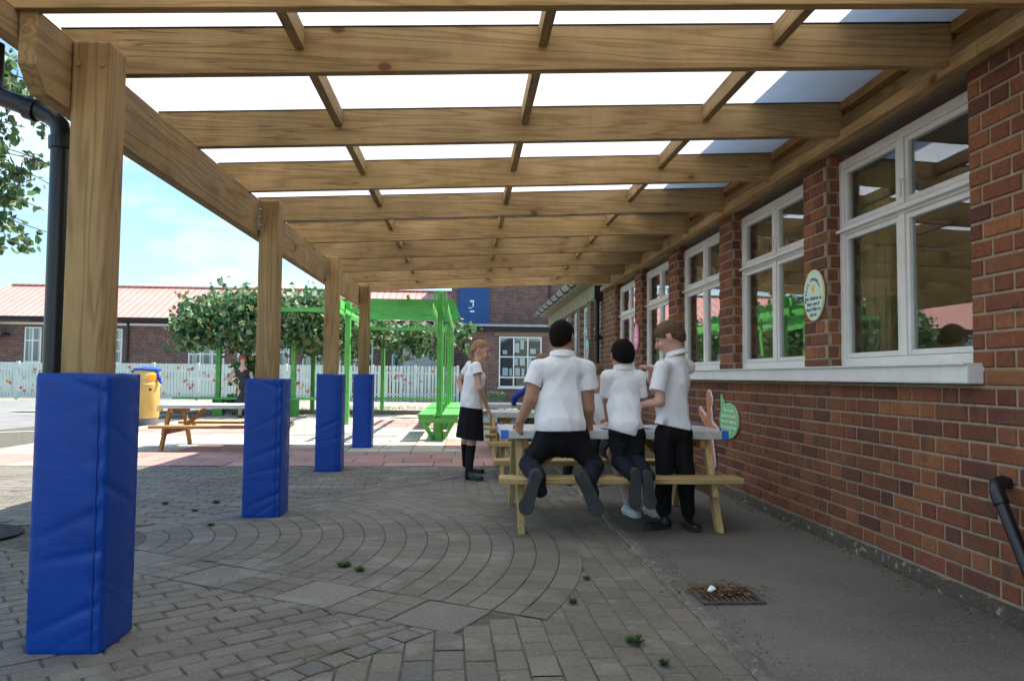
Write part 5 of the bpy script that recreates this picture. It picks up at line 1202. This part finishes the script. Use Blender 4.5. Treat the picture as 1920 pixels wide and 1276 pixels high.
# ---- girl standing at the left
pd=thing('person','ginger haired girl in black pleated skirt and knee socks leaning on the second table','person',(.1,7.7,0))
YG=7.7; hd=at(901,656,YG+.0); nk=at(893,681,YG); hip=at(884,765,YG); fG=v((.93,-.25,-.22)); uG=v((.22,0,1))
shN=at(893,688,YG-.12); shF=at(881,686,YG+.13); elN=at(899,728,YG-.16); wrN=at(914,764,YG-.02); elF=at(860,712,YG+.20); wrF=at(868,742,YG+.12)
hd=at(902,657,YG); b=SDF(*bounds([hd,at(884,905,7.6),at(930,780,7.6),at(850,720,8),v((.1,8.15,0))],.10),.006)
add_head(b,hd,fG,uG,1.08,nk,.042); b.cone(nk,hip,.04,.05,.03)
b.cone(shN,elN,.036,.030,.01); b.cone(elN,wrN,.031,.021,.012); b.cone(shF,elF,.036,.030,.01); b.cone(elF,wrF,.030,.021,.012)
add_hand(b,wrN,v((.5,.2,-.8)),v((.6,-.3,.7)),1,.88,.35); add_hand(b,wrF,v((.5,-.4,-.6)),v((-.5,.6,0)),1,.85,.5)
aN=at(878,892,7.55); aF=at(873,868,8.05); kN=at(884,828,7.66); kF=at(873,826,7.95)
b.cone(at(886,790,7.68),kN,.062,.046,.02); b.cone(kN,aN,.046,.030,.02); b.cone(at(880,790,7.85),kF,.060,.046,.02); b.cone(kF,aF,.045,.030,.02)
b.mesh('body',M['skin_b'],pd); face_bits(hd,fG,uG,1.08,pd)
def exG(g,c,f,u,r):
    g.ell(c-f*.055-u*.02,(.055,.068,.07),.02,[list(f),list(r),list(u)])
    g.cone(c-f*.075-u*.03,c-f*.055-u*.10,.042,.038,.03); g.cone(c-f*.055-u*.10+r*.03,c+f*.00-u*.155+r*.065,.034,.03,.03); g.cone(c+f*.00-u*.155+r*.065,c+f*.04-u*.235+r*.075,.028,.012,.03)
g=SDF(*bounds([hd,hd-v((0,0,.18))],.16),.0055)
f_,u_,r_=frame(fG,uG); Mx=[list(f_),list(r_),list(u_)]; c=hd
g.ell(c+u_*.022-f_*.014,(.101,.084,.094),.01,Mx); g.ell(c-u_*.012-f_*.045,(.066,.076,.07),.02,Mx)
n_=(u_-f_*.62).normalized(); g.cut(c+n_*.010,-n_); 
g.cone(c-f_*.070-u_*.01,c-f_*.085-u_*.08,.046,.038,.02); g.cone(c-f_*.085-u_*.08,c-f_*.03-u_*.14+r_*.03,.036,.030,.02); g.cone(c-f_*.03-u_*.14+r_*.03,c+f_*.035-u_*.235+r_*.05,.030,.010,.02)
g.folds(.003,80,51,(1,1,.6)); g.mesh('hair',M['hair_ginger'],pd)
g=SDF(*bounds([nk,hip,at(862,700,7.9),at(915,700,7.5)],.10),.006)
g.cone(shN,shF,.046,.046,.02); g.cone(at(889,706,YG),at(884,748,YG),.112,.112,.05,(1,0,0),.98); g.cone(at(899,708,YG),at(899,716,YG),.07,.06,.04); g.cone(at(884,752,YG),at(884,764,YG),.120,.134,.04,(0,1,0),1.0)
sN=at(896,702,YG-.15); sF=at(871,700,YG+.18); g.cone(nk+v((0,0,.01)),nk-v((0,0,.02)),.048,.06,.02)
g.folds(.013,24,55,(1,1,.5)); g.cut(at(884,764,YG),(-.12,0,-1)); g.sleeves([(shN,sN,.050,.056),(shF,sF,.047,.050)]); sh=g.mesh('polo_shirt',M['shirt'],pd)
# pleated skirt
mb=MB(); vs=[]; n=96; rows=12; top=at(884,757,YG); bot=at(881,822,YG)
for k in range(rows+1):
    t_=k/rows; c=top.lerp(bot,t_); r0=.110+.026*t_**.8
    for i in range(n):
        a=2*PI*i/n; pl_=(.5+.5*math.copysign(abs(math.sin(a*9))**.6,math.sin(a*9)))*.012*t_; vs.append((c.x+(r0*1.02+pl_)*math.cos(a),c.y+(r0*1.05+pl_)*math.sin(a),c.z-.02*t_*math.cos(a)))
mb.add(vs,[(k*n+i,k*n+(i+1)%n,(k+1)*n+(i+1)%n,(k+1)*n+i) for k in range(rows) for i in range(n)]); mb.build('pleated_skirt',M['trouser'],pd,smooth=True)
g=SDF(*bounds([kN,aN,kF,aF],.09),.005); s1=kN.lerp(aN,.12); s2=kF.lerp(aF,.12); g=g
for a_,b_ in ((s1,aN),(s2,aF)): g=SDF(*bounds([a_,b_],.09),.005); g.cone(a_,b_-v((0,0,.01)),.050,.036,.01); g.cut(at(884,833,7.7),(0,0,1)); g.mesh('knee_sock',M['trouser'],pd)
p=at(874,897,7.58); p.z=.012; q=at(905,902,7.45); q.z=.012; shoe('shoe',p,q,(0,0,1),pd,w=.034,solet=.010); p=v((.02,8.12,.012)); q=v((.215,8.02,.012)); shoe('shoe',p,q,(0,0,1),pd,w=.034,solet=.010)
# ---- girl D seated on the far side of the nearest table, facing us
pe=thing('person','child with long brown hair seated across the nearest table, half hidden behind two boys','person',(1.25,6.0,0))
hd=at(1117,706,5.92); nk=at(1117,734,5.98); hip=v((1.26,6.0,.47)); fD=v((.15,-.85,-.45)); uD=v((0,-.35,1))
shA=v((nk.x-.12,5.99,nk.z-.04)); shB=v((nk.x+.13,5.99,nk.z-.04)); elA=v((shA.x-.03,5.86,.76)); elB=v((shB.x+.03,5.86,.76)); wrA=at(1106,800,5.72); wrB=at(1129,806,5.62)
kA=v((1.17,5.72,.46)); kB=v((1.36,5.72,.46)); aA=v((1.26,5.60,.11)); aB=v((1.42,5.62,.11))
b=SDF(*bounds([hd,hip,kA,kB,aA,aB,shA,shB],.13),.0065); add_head(b,hd,fD,uD,.96,nk,.04); b.cone(nk,hip,.04,.05,.03); 
b.cone(shA,elA,.034,.03,.01); b.cone(elA,wrA,.03,.02,.01); b.cone(shB,elB,.034,.03,.01); b.cone(elB,wrB,.03,.02,.01)
add_hand(b,wrA,v((.5,-.8,-.1)),v((0,0,1)),-1,.82,.2); add_hand(b,wrB,v((-.5,-.8,-.05)),v((0,0,1)),1,.82,.2)
b.cone(hip+v((-.07,0,0)),kA,.07,.052,.02); b.cone(hip+v((.07,0,0)),kB,.07,.052,.02); b.cone(kA,aA,.05,.032,.02); b.cone(kB,aB,.05,.032,.02)
b.mesh('body',M['skin_b'],pe); face_bits(hd,fD,uD,.96,pe)
f_,u_,r_=frame(fD,uD); Mx=[list(f_),list(r_),list(u_)]; g=SDF(*bounds([hd,hd-v((0,0,.2))],.15),.006); g.ell(hd+u_*.02-f_*.014,(.094,.080,.088),.01,Mx); n_=(u_-f_*.5).normalized(); g.cut(hd+n_*.014,-n_)
for q in (-1,1): g.cone(hd+r_*q*.07-f_*.02,hd+r_*q*.085-u_*.20-f_*.02,.032,.026,.03)
g.cone(hd-f_*.06,hd-f_*.06-u_*.18,.06,.05,.03); g.folds(.003,70,61,(1,1,.5)); g.mesh('hair',M['hair_brown'],pe)
g=SDF(*bounds([nk,hip,shA,shB,elA,elB],.11),.007); g.cone(shA,shB,.044,.044,.02); g.cone(v((nk.x,5.99,nk.z-.08)),v((hip.x,5.99,.58)),.108,.115,.05,(0,1,0),.75); g.folds(.012,26,63,(1,1,.5)); g.sleeves([(shA,shA.lerp(elA,.8),.044,.050),(shB,shB.lerp(elB,.8),.044,.050)]); g.mesh('white_shirt',M['shirt'],pe)
g=SDF(*bounds([hip,kA,kB],.12),.007); g.cone(hip,hip+v((0,-.02,0)),.12,.12,.02,(0,0,1),.8); g.cone(hip+v((-.07,0,0)),kA+v((0,.07,.01)),.08,.066,.05); g.cone(hip+v((.07,0,0)),kB+v((0,.07,.01)),.08,.066,.05); g.mesh('skirt',M['trouser'],pe)
g=SDF(*bounds([aA,aB],.14),.005); g=g
for k_,a_ in ((kA,aA),(kB,aB)): g=SDF(*bounds([a_,k_],.09),.005); g.cone(k_.lerp(a_,.62),a_-v((0,0,.03)),.038,.034,.01); g.mesh('white_sock',M['sock_white'],pe)
shoe('trainer',v((1.24,5.64,.012)),v((1.30,5.44,.012)),(0,0,1),pe,'trainer',.036,.012,sole='trainer'); shoe('trainer',v((1.41,5.66,.012)),v((1.46,5.46,.012)),(0,0,1),pe,'trainer',.036,.012,sole='trainer')
# ---- child E in blue jumper at the farthest table
pf=thing('person','child in royal blue jumper at the farthest table, mostly hidden behind the big kneeling boy','person',(1.0,9.75,0))
YE=9.72; hd=at(1014,678,YE); nk=at(1008,706,YE); hip=v((nk.x,YE,.46)); fE=v((-.15,1,-.3)); shA=at(990,728,YE); shB=at(1034,728,YE); elA=at(966,744,YE+.12); wrA=at(963,756,YE+.30); elB=at(1046,752,YE+.12); wrB=at(1030,758,YE+.36)
b=SDF(*bounds([hd,hip,shA,shB,elA,wrA,elB,wrB,v((nk.x,10.3,0))],.12),.008); add_head(b,hd,fE,(0,.2,1),.97,nk,.04); b.cone(nk,hip,.07,.09,.03); b.cone(shA,elA,.03,.028,.01); b.cone(elA,wrA,.028,.021,.01); b.cone(shB,elB,.03,.028,.01); b.cone(elB,wrB,.028,.021,.01)
add_hand(b,wrA,v((0,1,-.35)),v((0,.3,1)),1,.88,.4); add_hand(b,wrB,v((-.2,1,-.2)),v((0,.3,1)),-1,.88,.4); b.mesh('body',M['skin_b'],pf)
hair_cap(hd,fE,(0,.2,1),.97,M['hair_light'],pf,.014,-.03,.5,.005,6)
g=SDF(*bounds([nk,hip,shA,elA,wrA,shB,elB,wrB],.10),.008); g.cone(shA,shB,.05,.05,.02); g.cone(v((nk.x,YE,nk.z-.1)),hip,.12,.12,.05,(0,1,0),.75)
g.cone(shA,elA,.05,.044,.02); g.cone(elA,wrA-v((0,.03,0)),.044,.036,.03); g.cone(shB,elB,.052,.05,.02); g.cone(elB,wrB,.05,.038,.03); g.folds(.01,30,71); g.mesh('blue_jumper',plain('royal_blue_wool',(.012,.05,.30,1),.9,.15,30,.4,90),pf)
g=SDF(*bounds([hip,v((hip.x-.1,10.2,.05)),v((hip.x+.1,10.2,.05))],.13),.008)
for s in (-1,1): g.cone(hip+v((s*.07,0,0)),hip+v((s*.09,.36,.0)),.075,.06,.03); g.cone(hip+v((s*.09,.36,0)),v((hip.x+s*.09,10.1,.08)),.055,.045,.02)
g.mesh('trousers',M['trouser'],pf)
for s in (-1,1): shoe('shoe',v((hip.x+s*.09,10.05,.012)),v((hip.x+s*.10,10.28,.012)),(0,0,1),pf)
# ---- child F : sits on the second table's near bench, only the shoes show below
ph=thing('person','child hidden behind the kneeling boy, only canvas shoes and legs showing under the table','person',(1.25,7.6,0))
hip=v((1.22,7.62,.47)); nk=hip+v((0,.03,.47)); hd=nk+v((0,.03,.13)); fF=v((0,1,-.2)); kA=v((1.10,7.28,.42)); kB=v((1.30,7.30,.42)); aA=v((1.02,7.30,.09)); aB=v((1.24,7.10,.09))
b=SDF(*bounds([hip,hd,kA,kB,aA,aB],.15),.009); add_head(b,hd,fF,(0,.1,1),.95,nk,.04); b.cone(nk,hip,.07,.09,.03)
for s,w_ in ((-1,v((-.14,.3,.23))),(1,v((.14,.3,.23)))): sh_=nk+v((s*.13,0,-.05)); el_=sh_+v((s*.02,.08,-.2)); b.cone(sh_,el_,.036,.032,.02); wr=hip+w_; b.cone(el_,wr,.032,.021,.02); add_hand(b,wr,v((0,1,0)),v((0,0,1)),-s,.85,.2)
b.mesh('body',M['skin_a'],ph); hair_cap(hd,fF,(0,.1,1),.95,M['hair_brown'],ph,.012,-.02,.5,.004,9)
g=SDF(*bounds([nk,hip],.26),.009); g.cone(nk+v((-.12,0,-.05)),nk+v((.12,0,-.05)),.046,.046,.02); g.cone(nk-v((0,0,.1)),hip,.11,.115,.05,(0,1,0),.75)
for s in (-1,1): g.cone(nk+v((s*.13,0,-.05)),nk+v((s*.15,.05,-.19)),.046,.05,.02)
g.folds(.008,26,81); g.mesh('polo_shirt',M['shirt'],ph)
g=SDF(*bounds([hip,kA,kB,aA,aB],.13),.008)
for s,k_,a_ in ((-1,kA,aA),(1,kB,aB)): g.cone(hip+v((s*.07,0,0)),k_,.078,.062,.03); g.cone(k_,a_,.058,.045,.02)
g.mesh('trousers',M['trouser'],ph); shoe('shoe',v((.99,7.34,.012)),v((1.06,7.12,.012)),(0,0,1),ph); shoe('canvas_shoe',v((1.34,7.14,.012)),v((1.12,7.06,.012)),(0,0,1),ph,'red',.036,.012,sole='trainer')
# ---- woman far left
pw=thing('person','woman with short auburn hair in dark sleeveless dress, hand on hip under the vine','person',(-5.5,18.3,0))
YW=18.2; hd=at(455,673,YW); nk=at(455,690,YW); hip=at(457,735,YW); fW=v((.25,-1,-.05)); shL=at(442,698,YW); shR=at(470,698,YW+.05); elL=at(429,710,YW); wrL=at(443,722,YW-.05); elR=at(474,714,YW-.08); wrR=at(466,711,YW-.25)
fa=v((hip.x-.07,YW,.06)); fb_=v((hip.x+.09,YW+.05,.06)); b=SDF(*bounds([hd,hip,fa,fb_,elL,elR],.14),.011); add_head(b,hd,fW,(0,0,1),1.0,nk,.045); b.cone(nk-v((0,0,.05)),hip,.11,.13,.05,(0,1,0),.7)
b.cone(shL,elL,.045,.038,.01); b.cone(elL,wrL,.038,.026,.01); b.cone(shR,elR,.045,.038,.01); b.cone(elR,wrR,.038,.026,.01); add_hand(b,wrL,v((.8,.1,-.5)),v((-.3,-.9,0)),1,1,.3); add_hand(b,wrR,v((-.3,-.5,.2)),v((0,-.5,1)),1,1,.5)
b.cone(hip+v((-.07,0,0)),fa,.09,.04,.02); b.cone(hip+v((.07,0,0)),fb_,.09,.04,.02); b.mesh('body',M['skin_b'],pw); face_bits(hd,fW,(0,0,1),1.0,pw)
hair_cap(hd,fW,(0,0,1),1.0,plain('auburn_hair',(.22,.07,.03,1),.5,.3,40,.6,100),pw,.022,-.045,.55,.006,7,res=.008)
g=SDF(*bounds([nk,hip,hip-v((0,0,.45)),shL,shR],.2),.010); g.cone(shL,shR,.055,.055,.02,(0,1,0),.9); g.cone(nk-v((0,0,.1)),hip+v((0,0,.18)),.135,.12,.05,(0,1,0),.75); g.cone(hip+v((0,0,.15)),hip-v((0,0,.38)),.12,.19,.06,(0,1,0),.75); g.folds(.01,20,91,(1,1,.3)); g.cut(hip-v((0,0,.36)),(0,0,-1)); g.carve(nk+v((0,-.05,.02)),nk+v((0,-.08,-.05)),.05,.045); g.mesh('dark_dress',plain('charcoal_dress',(.03,.03,.035,1),.9,.2),pw)
shoe('shoe',v((fa.x,YW+.06,.012)),v((fa.x+.04,YW-.18,.012)),(0,0,1),pw); shoe('shoe',v((fb_.x,YW+.1,.012)),v((fb_.x+.04,YW-.14,.012)),(0,0,1),pw)
wb=at(472,722,YW-.28); tb=thing('paper_bag','white paper bag held by the woman under the vine','bag',wb); mb=MB(); mb.add([(wb.x-.10,wb.y-.04,wb.z-.2),(wb.x+.12,wb.y-.04,wb.z-.2),(wb.x+.10,wb.y-.02,wb.z+.13),(wb.x-.07,wb.y-.02,wb.z+.13),(wb.x-.10,wb.y+.04,wb.z-.2),(wb.x+.12,wb.y+.04,wb.z-.2),(wb.x+.10,wb.y+.02,wb.z+.13),(wb.x-.07,wb.y+.02,wb.z+.13)],[(0,1,2,3),(7,6,5,4),(0,4,5,1),(1,5,6,2),(3,7,4,0),(2,6,7,3)]); mb.build('bag_body',M['paper'],tb)
# papers / game pieces on the tables
